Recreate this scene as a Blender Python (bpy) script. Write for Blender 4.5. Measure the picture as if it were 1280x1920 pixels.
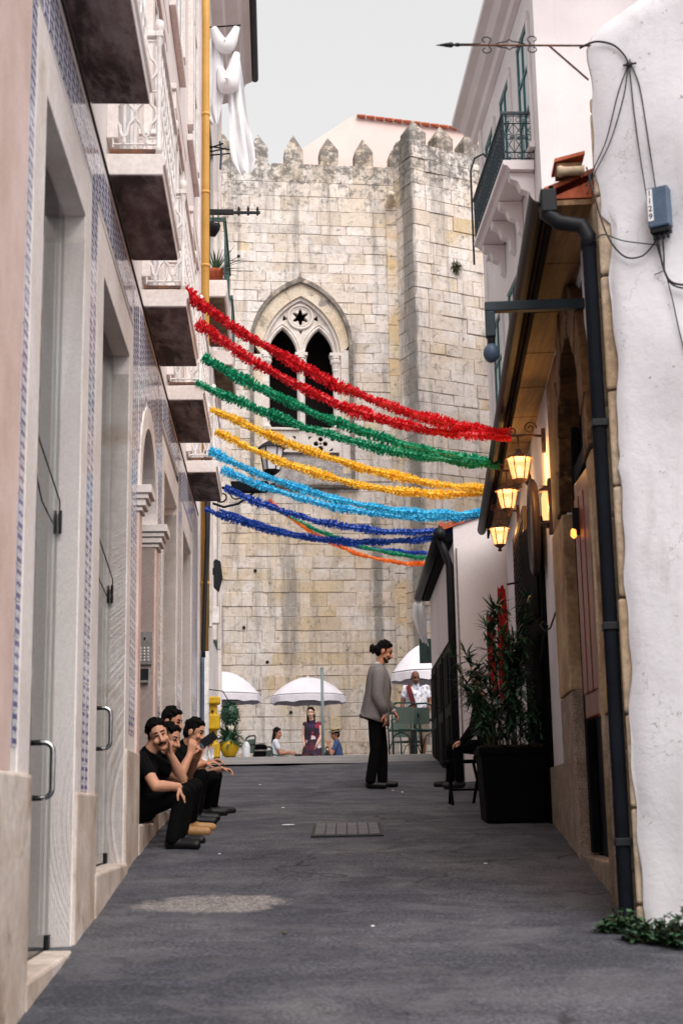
import bpy, bmesh, math, random
import numpy as np
from mathutils import Vector, Matrix, Euler
R = math.radians
rnd = random.Random(7)
scene = bpy.context.scene
for o in list(bpy.data.objects): bpy.data.objects.remove(o)

# ------------------------------------------------------------------ camera
cam_d = bpy.data.cameras.new('camera'); cam = bpy.data.objects.new('camera', cam_d)
scene.collection.objects.link(cam); scene.camera = cam
cam_d.lens = 50; cam_d.sensor_width = 36; cam_d.sensor_fit = 'AUTO'
cam_d.clip_start = .1; cam_d.clip_end = 400
cam.matrix_world = Matrix.Translation((0, 0, 1.4)) @ Matrix.Rotation(R(90) + math.atan(560 / 2667), 4, 'X') @ Matrix.Rotation(-.018, 4, 'Z')
cam_d.dof.use_dof = True; cam_d.dof.focus_distance = 17; cam_d.dof.aperture_fstop = 3.5

# ------------------------------------------------------------------ sky and sun
SUN_EL, SUN_AZ = 50, 158           # degrees; azimuth clockwise from +Y (behind the camera, to its right)
world = bpy.data.worlds.new('World'); scene.world = world; world.use_nodes = True
nt = world.node_tree; nt.nodes.clear()
sky = nt.nodes.new('ShaderNodeTexSky'); sky.sky_type = 'NISHITA'; sky.sun_disc = False
sky.sun_elevation = R(SUN_EL); sky.sun_rotation = R(SUN_AZ); sky.air_density = 1.0; sky.dust_density = 4.0; sky.ozone_density = .6
hsv = nt.nodes.new('ShaderNodeHueSaturation'); hsv.inputs['Saturation'].default_value = .10
mixc = nt.nodes.new('ShaderNodeMix'); mixc.data_type = 'RGBA'; mixc.inputs['Factor'].default_value = .62
bg = nt.nodes.new('ShaderNodeBackground'); bg.inputs['Strength'].default_value = .090
wo = nt.nodes.new('ShaderNodeOutputWorld')
nt.links.new(sky.outputs[0], hsv.inputs['Color']); nt.links.new(hsv.outputs[0], mixc.inputs[6])
mixc.inputs[7].default_value = (5.25, 5.2, 5.2, 1)      # even veil of overcast cloud
nt.links.new(mixc.outputs[2], bg.inputs['Color']); nt.links.new(bg.outputs[0], wo.inputs[0])
sun_d = bpy.data.lights.new('sun', 'SUN'); sun_d.energy = 1.5; sun_d.angle = R(50); sun_d.color = (1, .95, .91)
sun = bpy.data.objects.new('sun', sun_d); scene.collection.objects.link(sun)
_d = Vector((math.sin(R(SUN_AZ)) * math.cos(R(SUN_EL)), math.cos(R(SUN_AZ)) * math.cos(R(SUN_EL)), math.sin(R(SUN_EL))))
sun.rotation_euler = _d.to_track_quat('Z', 'Y').to_euler()
scene.view_settings.view_transform = 'Standard'; scene.view_settings.look = 'None'
scene.view_settings.exposure = 1.1; scene.view_settings.gamma = 1
scene.render.engine = 'CYCLES'
scene.cycles.use_denoising = True; scene.cycles.max_bounces = 7; scene.cycles.diffuse_bounces = 4; scene.cycles.glossy_bounces = 3; scene.cycles.transparent_max_bounces = 6

# ------------------------------------------------------------------ helpers
COL = scene.collection
def tag(o, label=None, cat=None, group=None, kind=None):
    if label: o['label'] = label
    if cat: o['category'] = cat
    if group: o['group'] = group
    if kind: o['kind'] = kind
    return o
def empty(name, loc, rz=0, label=None, cat=None, group=None, kind=None):
    o = bpy.data.objects.new(name, None); COL.objects.link(o)
    o.location = loc; o.rotation_euler = (0, 0, rz); o.empty_display_size = .1
    return tag(o, label, cat, group, kind)
def link(name, me, parent=None, loc=None, rz=0):
    o = bpy.data.objects.new(name, me); COL.objects.link(o)
    if parent: o.parent = parent
    if loc is not None: o.location = loc
    if rz: o.rotation_euler = (0, 0, rz)
    return o
class MB:
    def __init__(s): s.v = []; s.f = []; s.uv = None
    def add(s, vs, fs):
        k = len(s.v); s.v += [tuple(p) for p in vs]; s.f += [tuple(i + k for i in q) for q in fs]; return s
    def box(s, x0, x1, y0, y1, z0, z1, m=None):
        vs = [Vector((x, y, z)) for z in (z0, z1) for x, y in ((x0, y0), (x1, y0), (x1, y1), (x0, y1))]
        if m: vs = [m @ p for p in vs]
        return s.add(vs, [(3, 2, 1, 0), (4, 5, 6, 7), (0, 1, 5, 4), (1, 2, 6, 5), (2, 3, 7, 6), (3, 0, 4, 7)])
    def cbox(s, c, d, m=None):
        return s.box(c[0]-d[0]/2, c[0]+d[0]/2, c[1]-d[1]/2, c[1]+d[1]/2, c[2]-d[2]/2, c[2]+d[2]/2, m)
    def tube(s, pts, r, n=8, closed=False, cap=True):
        pts = [Vector(p) for p in pts]; N = len(pts)
        rs = [r] * N if isinstance(r, (int, float)) else list(r)
        k = len(s.v); up = None
        for i, p in enumerate(pts):
            a = pts[(i - 1) % N] if (i > 0 or closed) else p; b = pts[(i + 1) % N] if (i < N - 1 or closed) else p
            t = (b - a); t = t.normalized() if t.length > 1e-9 else Vector((0, 0, 1))
            if up is None: up = Vector((0, 0, 1)) if abs(t.z) < .9 else Vector((1, 0, 0))
            u = t.cross(up); u = u.normalized() if u.length > 1e-6 else t.orthogonal().normalized()
            w = u.cross(t).normalized(); up = w
            for j in range(n):
                an = 2 * math.pi * j / n
                s.v.append(tuple(p + (u * math.cos(an) + w * math.sin(an)) * rs[i]))
        for i in range(N if closed else N - 1):
            i2 = (i + 1) % N
            for j in range(n):
                j2 = (j + 1) % n
                s.f.append((k + i*n + j, k + i*n + j2, k + i2*n + j2, k + i2*n + j))
        if cap and not closed:
            s.f.append(tuple(k + j for j in range(n))); s.f.append(tuple(k + (N-1)*n + j for j in reversed(range(n))))
        return s
    def lathe(s, prof, n=16, c=(0, 0, 0), m=None):
        k = len(s.v)
        for (r, z) in prof:
            for j in range(n):
                a = 2 * math.pi * j / n; p = Vector((c[0] + r * math.cos(a), c[1] + r * math.sin(a), c[2] + z))
                s.v.append(tuple(m @ p if m else p))
        for i in range(len(prof) - 1):
            for j in range(n):
                j2 = (j + 1) % n; s.f.append((k+i*n+j, k+i*n+j2, k+(i+1)*n+j2, k+(i+1)*n+j))
        s.f.append(tuple(k + j for j in reversed(range(n)))); s.f.append(tuple(k + (len(prof)-1)*n + j for j in range(n)))
        return s
    def ell(s, c, r, n=10, m=None):
        prof = [(max(1e-4, math.sin(math.pi*i/n)), -math.cos(math.pi*i/n)) for i in range(n + 1)]; k = len(s.v)
        t = MB().lathe(prof, n + 2)
        vs = [Vector((p[0]*r[0], p[1]*r[1], p[2]*r[2])) for p in t.v]
        if m: vs = [m @ p for p in vs]
        return s.add([p + Vector(c) for p in vs], t.f)
    def prism(s, poly, axis, a0, a1):
        """poly: 2-D points; axis: the axis it is extruded along ('x','y','z')"""
        def P(p, a): return {'x': (a, p[0], p[1]), 'y': (p[0], a, p[1]), 'z': (p[0], p[1], a)}[axis]
        n = len(poly); vs = [P(p, a0) for p in poly] + [P(p, a1) for p in poly]
        fs = [tuple(reversed(range(n))), tuple(range(n, 2*n))] + [(i, (i+1) % n, n + (i+1) % n, n + i) for i in range(n)]
        return s.add(vs, fs)
    def mesh(s, name, mat=None, smooth=False):
        me = bpy.data.meshes.new(name); me.from_pydata(s.v, [], s.f)
        bm = bmesh.new(); bm.from_mesh(me); bmesh.ops.recalc_face_normals(bm, faces=bm.faces); bm.to_mesh(me); bm.free()
        if mat: me.materials.append(mat)
        if smooth:
            me.polygons.foreach_set('use_smooth', [True] * len(me.polygons))
        me.update(); return me
    def build(s, name, mat=None, parent=None, smooth=False, bevel=0, loc=None, rz=0):
        o = link(name, s.mesh(name, mat, smooth), parent, loc, rz)
        if bevel:
            b = o.modifiers.new('bevel', 'BEVEL'); b.width = bevel; b.segments = 2; b.limit_method = 'ANGLE'; b.angle_limit = R(40)
        return o
def plate_mesh(name, outlines, thick, mat=None, bevel=0):
    """flat plate in local X-Z with holes: outlines is a list of closed 2-D loops; front at y=-thick/2"""
    cu = bpy.data.curves.new(name, 'CURVE'); cu.dimensions = '2D'; cu.fill_mode = 'BOTH'; cu.extrude = thick / 2; cu.bevel_depth = bevel
    for lp in outlines:
        sp = cu.splines.new('POLY'); sp.points.add(len(lp) - 1)
        for p, q in zip(sp.points, lp): p.co = (q[0], q[1], 0, 1)
        sp.use_cyclic_u = True
    ob = bpy.data.objects.new('tmp', cu); COL.objects.link(ob)
    dg = bpy.context.evaluated_depsgraph_get(); me = bpy.data.meshes.new_from_object(ob.evaluated_get(dg))
    bpy.data.objects.remove(ob); bpy.data.curves.remove(cu)
    me.name = name; me.transform(Matrix.Rotation(R(90), 4, 'X'))
    me.materials.clear()
    if mat: me.materials.append(mat)
    return me
def circle(cx, cz, r, n=28, a0=0, a1=360):
    m = n if a1 - a0 >= 360 else n + 1
    return [(cx + r*math.cos(R(a0 + (a1-a0)*i/n)), cz + r*math.sin(R(a0 + (a1-a0)*i/n))) for i in range(m)]
def arch_pts(c, w, zs, za, n=14):
    """pointed arch from left spring over the apex to the right spring"""
    h = za - zs; Rr = (w*w + h*h) / (2*w); amax = math.asin(min(1, h / Rr))
    if Rr < w: amax = math.pi - amax
    left = [(c - w + Rr - Rr*math.cos(amax*i/n), zs + Rr*math.sin(amax*i/n)) for i in range(n + 1)]
    return left + [(2*c - x, z) for x, z in reversed(left[:-1])]

# ------------------------------------------------------------------ materials
def srgb(r, g, b):
    f = lambda c: (c/255/12.92) if c <= 10.3 else ((c/255 + .055)/1.055)**2.4
    return (f(r), f(g), f(b), 1)
class NT:
    def __init__(s, name):
        s.m = bpy.data.materials.new(name); s.m.use_nodes = True; s.t = s.m.node_tree; s.t.nodes.clear()
        s.out = s.n('ShaderNodeOutputMaterial'); s.b = s.n('ShaderNodeBsdfPrincipled'); s.l(s.b.outputs[0], s.out.inputs[0])
        g = s.n('ShaderNodeNewGeometry'); s.pos = g.outputs['Position']; s.geo = g
    def n(s, typ, **kw):
        x = s.t.nodes.new(typ)
        for k, v in kw.items(): setattr(x, k, v)
        return x
    def l(s, a, b): s.t.links.new(a, b)
    def mapping(s, vec, scale=(1, 1, 1), loc=(0, 0, 0), rot=(0, 0, 0)):
        m = s.n('ShaderNodeMapping'); m.inputs['Scale'].default_value = scale; m.inputs['Location'].default_value = loc; m.inputs['Rotation'].default_value = rot
        s.l(vec, m.inputs[0]); return m.outputs[0]
    def noise(s, vec, sc, det=5, rough=.6, dist=0):
        n = s.n('ShaderNodeTexNoise'); n.inputs['Scale'].default_value = sc; n.inputs['Detail'].default_value = det
        n.inputs['Roughness'].default_value = rough; n.inputs['Distortion'].default_value = dist; s.l(vec, n.inputs['Vector']); return n.outputs[0]
    def ramp(s, fac, stops):
        r = s.n('ShaderNodeValToRGB'); e = r.color_ramp.elements
        while len(e) < len(stops): e.new(.5)
        for el, (p, c) in zip(e, stops): el.position = p; el.color = c if len(c) == 4 else (*c, 1)
        s.l(fac, r.inputs[0]); return r.outputs[0]
    def mix(s, fac, a, b, mode='MIX'):
        m = s.n('ShaderNodeMix'); m.data_type = 'RGBA'; m.blend_type = mode
        for sock, val in ((m.inputs['Factor'], fac), (m.inputs[6], a), (m.inputs[7], b)):
            if hasattr(val, 'is_linked') or hasattr(val, 'links'): s.l(val, sock)
            else: sock.default_value = val
        return m.outputs[2]
    def math(s, op, a, b=0, c=0):
        m = s.n('ShaderNodeMath'); m.operation = op
        for sock, val in zip(m.inputs, (a, b, c)):
            if hasattr(val, 'links'): s.l(val, sock)
            else: sock.default_value = val
        return m.outputs[0]
    def bump(s, h, st=.3, d=.01):
        b = s.n('ShaderNodeBump'); b.inputs['Strength'].default_value = st; b.inputs['Distance'].default_value = d
        s.l(h, b.inputs['Height']); s.l(b.outputs[0], s.b.inputs['Normal'])
    def col(s, c):
        if hasattr(c, 'links'): s.l(c, s.b.inputs['Base Color'])
        else: s.b.inputs['Base Color'].default_value = c
BW = lambda v: (v, v, v, 1)
def M(name, c1, c2=None, sc=3, lo=.35, hi=.65, rough=.75, metal=0, bump=0, bsc=40, fine=.12, fsc=60, spec=.4, stretch=(1, 1, 1), c3=None, sc3=1.2, lo3=.55, hi3=.7):
    s = NT(name); v = s.mapping(s.pos, stretch)
    c = c1
    if c2 is not None: c = s.mix(s.ramp(s.noise(v, sc), [(lo, BW(0)), (hi, BW(1))]), c1, c2)
    if c3 is not None: c = s.mix(s.ramp(s.noise(v, sc3, 7, .65, .4), [(lo3, BW(0)), (hi3, BW(1))]), c, c3)
    if fine:
        f = s.ramp(s.noise(s.pos, fsc, 4, .7), [(.36, BW(1 - fine*1.9)), (.62, BW(1 + fine*.8))])
        c = s.mix(1.0, c, f, 'MULTIPLY')
    s.col(c); s.b.inputs['Roughness'].default_value = rough; s.b.inputs['Metallic'].default_value = metal
    s.b.inputs['Specular IOR Level'].default_value = spec
    if bump: s.bump(s.noise(s.pos, bsc, 6, .7), bump, .01)
    return s.m
mats = {}
def mt(k): return mats[k]
m = mats
m['stone'] = M('pale_limestone', srgb(234,226,222), srgb(218,206,200), 2.2, rough=.8, bump=.05, bsc=25, fine=.06, fsc=30, c3=srgb(196,176,160), sc3=1.6, lo3=.58, hi3=.74)
m['stone_pink'] = M('pinkish_limestone', srgb(226,200,192), srgb(205,176,164), 2.5, rough=.65, bump=.1, bsc=25, fine=.06, c3=srgb(182,146,122), sc3=1.3, lo3=.6, hi3=.8)
m['stone_worn'] = M('worn_plinth_stone', srgb(216,203,193), srgb(184,164,148), 3, rough=.8, bump=.35, bsc=18, fine=.1, fsc=24, c3=srgb(132,104,80), sc3=2.6, lo3=.55, hi3=.72)
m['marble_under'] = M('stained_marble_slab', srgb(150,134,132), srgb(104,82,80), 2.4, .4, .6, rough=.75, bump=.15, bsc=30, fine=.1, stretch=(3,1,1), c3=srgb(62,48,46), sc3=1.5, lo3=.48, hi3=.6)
m['plaster_left'] = M('cream_plaster', srgb(238,232,230), srgb(226,216,212), .9, rough=.85, bump=.12, bsc=22, fine=.05)
m['white_metal'] = M('white_painted_iron', srgb(240,236,234), srgb(214,206,202), 8, rough=.5, fine=.06, c3=srgb(170,120,84), sc3=6, lo3=.66, hi3=.74)
m['black_metal'] = M('black_painted_metal', srgb(26,28,33), srgb(17,18,22), 6, rough=.55, fine=.1, spec=.25)
m['dark_line'] = M('painted_shadow', srgb(48,44,44), None, rough=.8, fine=.1)
m['steel'] = M('brushed_steel', srgb(196,196,198), srgb(170,170,174), 20, rough=.22, metal=1, fine=.05)
m['grey_metal'] = M('grey_metal_panel', srgb(150,146,142), srgb(130,126,124), 14, rough=.45, metal=.5, fine=.06)
def whitewash():
    s = NT('whitewashed_plaster')
    c = s.mix(s.ramp(s.noise(s.pos, 1.6, 6, .6), [(.4, BW(0)), (.62, BW(1))]), srgb(228,227,232), srgb(214,212,217))
    c = s.mix(s.ramp(s.noise(s.mapping(s.pos, (1.4, 1.4, .35)), 2.4, 8, .75), [(.55, BW(0)), (.68, BW(.5))]), c, srgb(178,174,174))
    # hairline cracks and chipped specks
    v = s.n('ShaderNodeTexVoronoi'); v.feature = 'DISTANCE_TO_EDGE'; v.inputs['Scale'].default_value = 2.3
    nz = s.n('ShaderNodeTexNoise'); nz.inputs['Scale'].default_value = 4; nz.inputs['Detail'].default_value = 6; s.l(s.pos, nz.inputs['Vector'])
    ad = s.n('ShaderNodeVectorMath'); ad.operation = 'ADD'; s.l(s.pos, ad.inputs[0]); s.l(nz.outputs['Color'], ad.inputs[1]); s.l(ad.outputs[0], v.inputs['Vector'])
    cr = s.ramp(v.outputs['Distance'], [(0, BW(1)), (.006, BW(0))]); gate = s.ramp(s.noise(s.pos, 1.4, 2), [(.54, BW(0)), (.62, BW(.75))])
    c = s.mix(s.math('MULTIPLY', cr, gate), c, srgb(120,112,108))
    c = s.mix(s.ramp(s.noise(s.pos, 26, 4, .7), [(.67, BW(0)), (.70, BW(.8))]), c, srgb(140,130,122))
    s.col(c); s.b.inputs['Roughness'].default_value = .92; s.b.inputs['Specular IOR Level'].default_value = .2
    s.bump(s.noise(s.pos, 7, 8, .7), .35, .02); return s.m
m['whitewash'] = whitewash()
m['white_house'] = M('white_house_plaster', srgb(222,214,214), srgb(210,201,202), .6, rough=.9, bump=.1, bsc=10, fine=.04)
m['pale_pink_house'] = M('pale_pink_plaster', srgb(238,210,203), srgb(232,198,190), .4, rough=.9, fine=.03)
m['ochre_stone'] = M('ochre_jamb_stone', srgb(196,168,132), srgb(160,126,90), 2.6, rough=.8, bump=.35, bsc=20, fine=.12, fsc=26, c3=srgb(106,72,42), sc3=1.6, lo3=.52, hi3=.7)
m['burnt_stone'] = M('brown_stained_stone', srgb(118,82,44), srgb(70,44,22), 3.0, rough=.85, bump=.5, bsc=16, fine=.2, fsc=20, c3=srgb(150,116,74), sc3=4, lo3=.58, hi3=.7)
m['granite'] = M('speckled_stone', srgb(176,160,146), srgb(140,122,106), 8, rough=.85, bump=.4, bsc=40, fine=.3, fsc=90)
m['quoin'] = M('worn_quoin_stone', srgb(206,188,166), srgb(172,148,120), 3, rough=.85, bump=.4, bsc=18, fine=.15, fsc=22, stretch=(1,1,.35))
m['wood_dark'] = M('dark_stained_wood', srgb(60,38,28), srgb(34,22,18), 3, rough=.55, fine=.2, stretch=(8,8,.7), bump=.1)
m['wood_red'] = M('reddish_wood', srgb(150,66,28), srgb(96,38,18), 3, rough=.4, fine=.15, stretch=(10,10,.6), bump=.1, spec=.3)
m['soffit'] = M('eave_boards', srgb(150,116,78), srgb(110,82,54), 2.4, rough=.7, fine=.15, stretch=(9,.6,1))
m['navy_paint'] = M('very_dark_blue_paint', srgb(19,23,31), srgb(12,14,20), 4, rough=.7, fine=.1, spec=.08)
m['black_paint'] = M('black_door_paint', srgb(13,13,16), srgb(8,8,10), 4, rough=.8, fine=.1, spec=.05)
m['green_paint'] = M('sea_green_window_paint', srgb(44,104,104), srgb(34,84,86), 9, rough=.5, fine=.1)
m['green_old'] = M('weathered_green_paint', srgb(86,114,108), srgb(52,74,72), 12, rough=.7, fine=.2, stretch=(1,1,.3))
m['teal_iron'] = M('dark_teal_iron', srgb(30,52,62), srgb(20,38,48), 9, rough=.5, fine=.1)
m['yellow_pipe'] = M('yellow_ochre_pipe', srgb(226,176,92), srgb(212,160,80), 3, rough=.55, fine=.06)
m['yellow'] = M('bright_yellow_paint', srgb(226,184,32), srgb(204,160,24), 9, rough=.5, fine=.08)
m['terracotta'] = M('terracotta', srgb(186,98,66), srgb(150,72,48), 5, rough=.85, fine=.15, bump=.2)
m['rubble'] = M('brown_rubble_underside', srgb(132,112,84), srgb(74,58,44), 5, rough=.9, fine=.2, bump=.5, bsc=12, stretch=(1,1,1))
m['blue_grey_box'] = M('blue_grey_box_plastic', srgb(86,106,128), srgb(74,92,114), 9, rough=.45, fine=.06)
m['white_print'] = M('white_label', srgb(232,232,236), None, rough=.6, fine=.02)
m['black_print'] = M('black_print', srgb(22,24,32), None, rough=.6, fine=.02)
m['cable'] = M('black_cable', srgb(34,33,40), None, rough=.5, fine=.05)
m['rust'] = M('rusty_iron', srgb(120,78,54), srgb(70,58,56), 10, rough=.75, fine=.15)
m['fabric_white'] = M('white_cotton', srgb(240,240,242), srgb(228,228,232), 2, rough=.95, fine=.03)
m['red_cloth'] = M('red_cloth', srgb(196,16,24), srgb(150,8,16), 5, rough=.85, fine=.1)
m['leaf'] = M('dark_green_leaf', srgb(62,104,74), srgb(30,60,46), 7, rough=.45, fine=.1, spec=.5)
m['leaf_light'] = M('green_weed_leaf', srgb(64,98,64), srgb(38,66,48), 9, rough=.6, fine=.1)
m['stem'] = M('plant_stem', srgb(74,70,46), None, rough=.8, fine=.1)
m['soil'] = M('potting_soil', srgb(50,38,30), srgb(30,24,20), 30, rough=1, fine=.3, bump=.8)
m['lichen'] = m['stone']
def asphalt():
    s = NT('old_asphalt')
    base = s.ramp(s.noise(s.pos, .9, 6, .6, .3), [(.28, srgb(56,58,67)), (.5, srgb(71,72,80)), (.72, srgb(92,91,96))])
    grain = s.ramp(s.noise(s.pos, 55, 4, .85), [(.40, BW(.45)), (.5, BW(.95)), (.60, BW(1.75))])
    c = s.mix(1, base, grain, 'MULTIPLY')
    streak = s.ramp(s.noise(s.mapping(s.pos, (1.2, 4.5, 1)), 1.3, 5, .6), [(.42, BW(.78)), (.6, BW(1.08))])
    c = s.mix(1, c, streak, 'MULTIPLY')
    # dusty margin along the house foot and worn pale concrete near the camera
    dust = s.ramp(s.noise(s.pos, 2.1, 6, .7, .6), [(.47, BW(0)), (.64, BW(.55))])
    c = s.mix(dust, c, srgb(104,102,105))
    # old cement repair: an oval patch with a ragged edge
    sx = s.n('ShaderNodeSeparateXYZ'); s.l(s.pos, sx.inputs[0])
    wob = s.math('MULTIPLY', s.math('SUBTRACT', s.noise(s.pos, 3.2, 7, .75), .5), 3.4)
    dx = s.math('DIVIDE', s.math('ADD', sx.outputs[0], .78), .46); dy = s.math('DIVIDE', s.math('SUBTRACT', sx.outputs[1], 8.33), .33)
    d = s.math('ADD', s.math('ADD', s.math('MULTIPLY', dx, dx), s.math('MULTIPLY', dy, dy)), wob)
    pm = s.ramp(d, [(.45, BW(.62)), (1.0, BW(0))])
    c = s.mix(pm, c, s.mix(1, srgb(150,142,138), grain, 'MULTIPLY'))
    # cracks
    v = s.n('ShaderNodeTexVoronoi'); v.feature = 'DISTANCE_TO_EDGE'; v.inputs['Scale'].default_value = .55
    wv = s.n('ShaderNodeVectorMath'); wv.operation = 'ADD'; nz = s.n('ShaderNodeTexNoise'); nz.inputs['Scale'].default_value = 2.5; s.l(s.pos, nz.inputs['Vector'])
    sc = s.n('ShaderNodeVectorMath'); sc.operation = 'SCALE'; sc.inputs[3].default_value = .7; s.l(nz.outputs['Color'], sc.inputs[0])
    s.l(s.pos, wv.inputs[0]); s.l(sc.outputs[0], wv.inputs[1]); s.l(wv.outputs[0], v.inputs['Vector'])
    cr = s.ramp(v.outputs['Distance'], [(.0, BW(.3)), (.012, BW(1))])
    crm = s.ramp(s.noise(s.pos, .5, 2), [(.45, BW(0)), (.6, BW(1))])
    c = s.mix(crm, c, s.mix(1, c, cr, 'MULTIPLY'))
    s.col(c); s.b.inputs['Roughness'].default_value = .82; s.b.inputs['Specular IOR Level'].default_value = .35
    s.bump(s.noise(s.pos, 60, 6, .8), .5, .012); return s.m
m['asphalt'] = asphalt()
def castle():
    """cathedral ashlar: every block carries a tint of its own; lichen, soot runs and pits lie over all"""
    s = NT('cathedral_ashlar')
    at = s.n('ShaderNodeAttribute'); at.attribute_name = 'tint'
    c = s.mix(s.ramp(s.noise(s.pos, .55, 5, .6, .4), [(.4, BW(0)), (.62, BW(.5))]), at.outputs['Color'], srgb(222,206,188))
    c = s.mix(s.ramp(s.noise(s.pos, .8, 6, .65, .5), [(.46, BW(0)), (.6, BW(.75))]), c, srgb(228,222,219))
    c = s.mix(s.ramp(s.noise(s.pos, 3.2, 6, .7), [(.44, BW(0)), (.62, BW(.5))]), c, srgb(200,186,172))
    run = s.noise(s.mapping(s.pos, (1.6, 1.6, .14)), 1.5, 7, .74, .2)
    c = s.mix(s.ramp(run, [(.50, BW(0)), (.64, BW(.7))]), c, srgb(128,123,119))
    sx = s.n('ShaderNodeSeparateXYZ'); s.l(s.pos, sx.inputs[0])
    # two long soot runs: down the tower corner and right of the window
    rough_n = s.noise(s.mapping(s.pos, (3, 3, .5)), 2.2, 7, .78)
    for cx, wd, zlo, zhi, amt in ((1.98, .40, 3.0, 21, .72), (.92, .30, 2.0, 9.2, .7)):
        d = s.math('DIVIDE', s.math('ABSOLUTE', s.math('SUBTRACT', sx.outputs[0], cx)), wd)
        band = s.math('MULTIPLY', s.math('MULTIPLY', s.math('LESS_THAN', sx.outputs[2], zhi), s.math('GREATER_THAN', sx.outputs[2], zlo)), s.math('MAXIMUM', s.math('SUBTRACT', 1, d), 0))
        f = s.ramp(s.math('MULTIPLY', band, rough_n), [(.24, BW(0)), (.36, BW(amt))])
        c = s.mix(f, c, srgb(112,110,108))
    top = s.n('ShaderNodeMapRange'); top.inputs['From Min'].default_value = 17.6; top.inputs['From Max'].default_value = 19.6
    s.l(sx.outputs[2], top.inputs['Value'])
    lich = s.ramp(s.math('ADD', s.noise(s.pos, 4.5, 8, .82), s.math('MULTIPLY', top.outputs[0], .15)), [(.55, BW(0)), (.66, BW(.85))])
    c = s.mix(lich, c, srgb(98,94,90))
    pits = s.ramp(s.noise(s.pos, 10, 8, .82), [(.33, BW(.45)), (.43, BW(1.0)), (.62, BW(1.1))])
    c = s.mix(1, c, pits, 'MULTIPLY')
    s.col(c); s.b.inputs['Roughness'].default_value = .92; s.b.inputs['Specular IOR Level'].default_value = .2
    s.bump(s.noise(s.pos, 9, 10, .8), .8, .04); return s.m
m['castle'] = castle()
m['mortar'] = M('old_mortar', srgb(196,184,172), srgb(166,154,142), 3, rough=.95, fine=.2, fsc=20, bump=.5, bsc=14)
m['tracery'] = M('pale_carved_stone', srgb(228,220,216), srgb(208,196,186), 2.5, rough=.85, bump=.25, bsc=14, fine=.08, fsc=20, c3=srgb(168,156,146), sc3=2.4, lo3=.6, hi3=.75)
m['voussoir'] = M('buff_arch_stone', srgb(222,208,190), srgb(206,186,160), 1.6, rough=.9, bump=.3, bsc=14, fine=.12, fsc=20, c3=srgb(150,140,130), sc3=2.6, lo3=.54, hi3=.64)
m['hood'] = M('weathered_hood_stone', srgb(150,140,132), srgb(104,98,92), 4, rough=.95, bump=.4, bsc=14, fine=.2, fsc=20, c3=srgb(196,184,170), sc3=3, lo3=.55, hi3=.7)
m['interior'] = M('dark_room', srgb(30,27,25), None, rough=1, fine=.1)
def tile():
    s = NT('blue_white_glazed_tile')
    uv = s.n('ShaderNodeUVMap'); uv.uv_map = 'UVMap'
    sx = s.n('ShaderNodeSeparateXYZ'); s.l(uv.outputs[0], sx.inputs[0])
    u, v = sx.outputs[0], sx.outputs[1]
    def near(val, c, w): return s.math('LESS_THAN', s.math('ABSOLUTE', s.math('SUBTRACT', val, c)), w)
    bars = s.math('MAXIMUM', near(v, .16, .075), s.math('MAXIMUM', near(v, .50, .05), near(v, .84, .075)))
    bars = s.math('MULTIPLY', bars, near(u, .55, .36))
    pat = s.math('MAXIMUM', bars, s.math('MAXIMUM', near(u, .17, .055), s.math('LESS_THAN', s.math('ADD', s.math('ABSOLUTE', s.math('SUBTRACT', u, .6)), s.math('ABSOLUTE', s.math('SUBTRACT', v, .5))), .16)))
    blot = s.ramp(s.noise(s.pos, 30, 3), [(.35, BW(.8)), (.65, BW(1))])
    c = s.mix(s.math('MULTIPLY', pat, blot), s.mix(s.ramp(s.noise(s.pos, 4), [(.4, BW(0)), (.7, BW(1))]), srgb(230,229,236), srgb(214,214,228)), srgb(58,60,132))
    s.col(c); s.b.inputs['Roughness'].default_value = .18; s.b.inputs['Specular IOR Level'].default_value = .6
    s.bump(s.noise(s.pos, 18, 3), .12, .01); return s.m
m['tile'] = tile()
def glass():
    s = NT('door_glass'); s.t.nodes.remove(s.b)
    tr = s.n('ShaderNodeBsdfTransparent'); tr.inputs[0].default_value = (.86, .92, .9, 1)
    gl = s.n('ShaderNodeBsdfGlossy'); gl.inputs['Roughness'].default_value = .02
    fr = s.n('ShaderNodeFresnel'); fr.inputs[0].default_value = 1.5
    mx = s.n('ShaderNodeMixShader'); s.l(fr.outputs[0], mx.inputs[0]); s.l(tr.outputs[0], mx.inputs[1]); s.l(gl.outputs[0], mx.inputs[2]); s.l(mx.outputs[0], s.out.inputs[0]); return s.m
m['glass'] = glass()
def emit(name, c, st):
    s = NT(name); s.col(c); s.b.inputs['Emission Color'].default_value = c; s.b.inputs['Emission Strength'].default_value = st; s.b.inputs['Roughness'].default_value = .3; return s.m
def lampglass():
    s = NT('glowing_lamp_glass'); s.t.nodes.remove(s.b); tr = s.n('ShaderNodeBsdfTransparent'); tr.inputs[0].default_value = (1, .8, .5, 1)
    em = s.n('ShaderNodeEmission'); em.inputs[0].default_value = (1, .58, .25, 1); em.inputs[1].default_value = .85
    mx = s.n('ShaderNodeMixShader'); mx.inputs[0].default_value = .55; s.l(tr.outputs[0], mx.inputs[1]); s.l(em.outputs[0], mx.inputs[2]); s.l(mx.outputs[0], s.out.inputs[0]); return s.m
m['lamp_glass'] = lampglass()
m['lamp_core'] = emit('lamp_bulb', (1, .6, .28, 1), 2.2)
m['bulb_and_gap_glow'] = emit('orange_bulb_and_gap_glow', (1, .3, .05, 1), 1.6)  # for the bulb and for the painted line of light on the door
m['milk_glass'] = M('frosted_lantern_glass', srgb(214,214,218), None, rough=.35, fine=.03)
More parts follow.
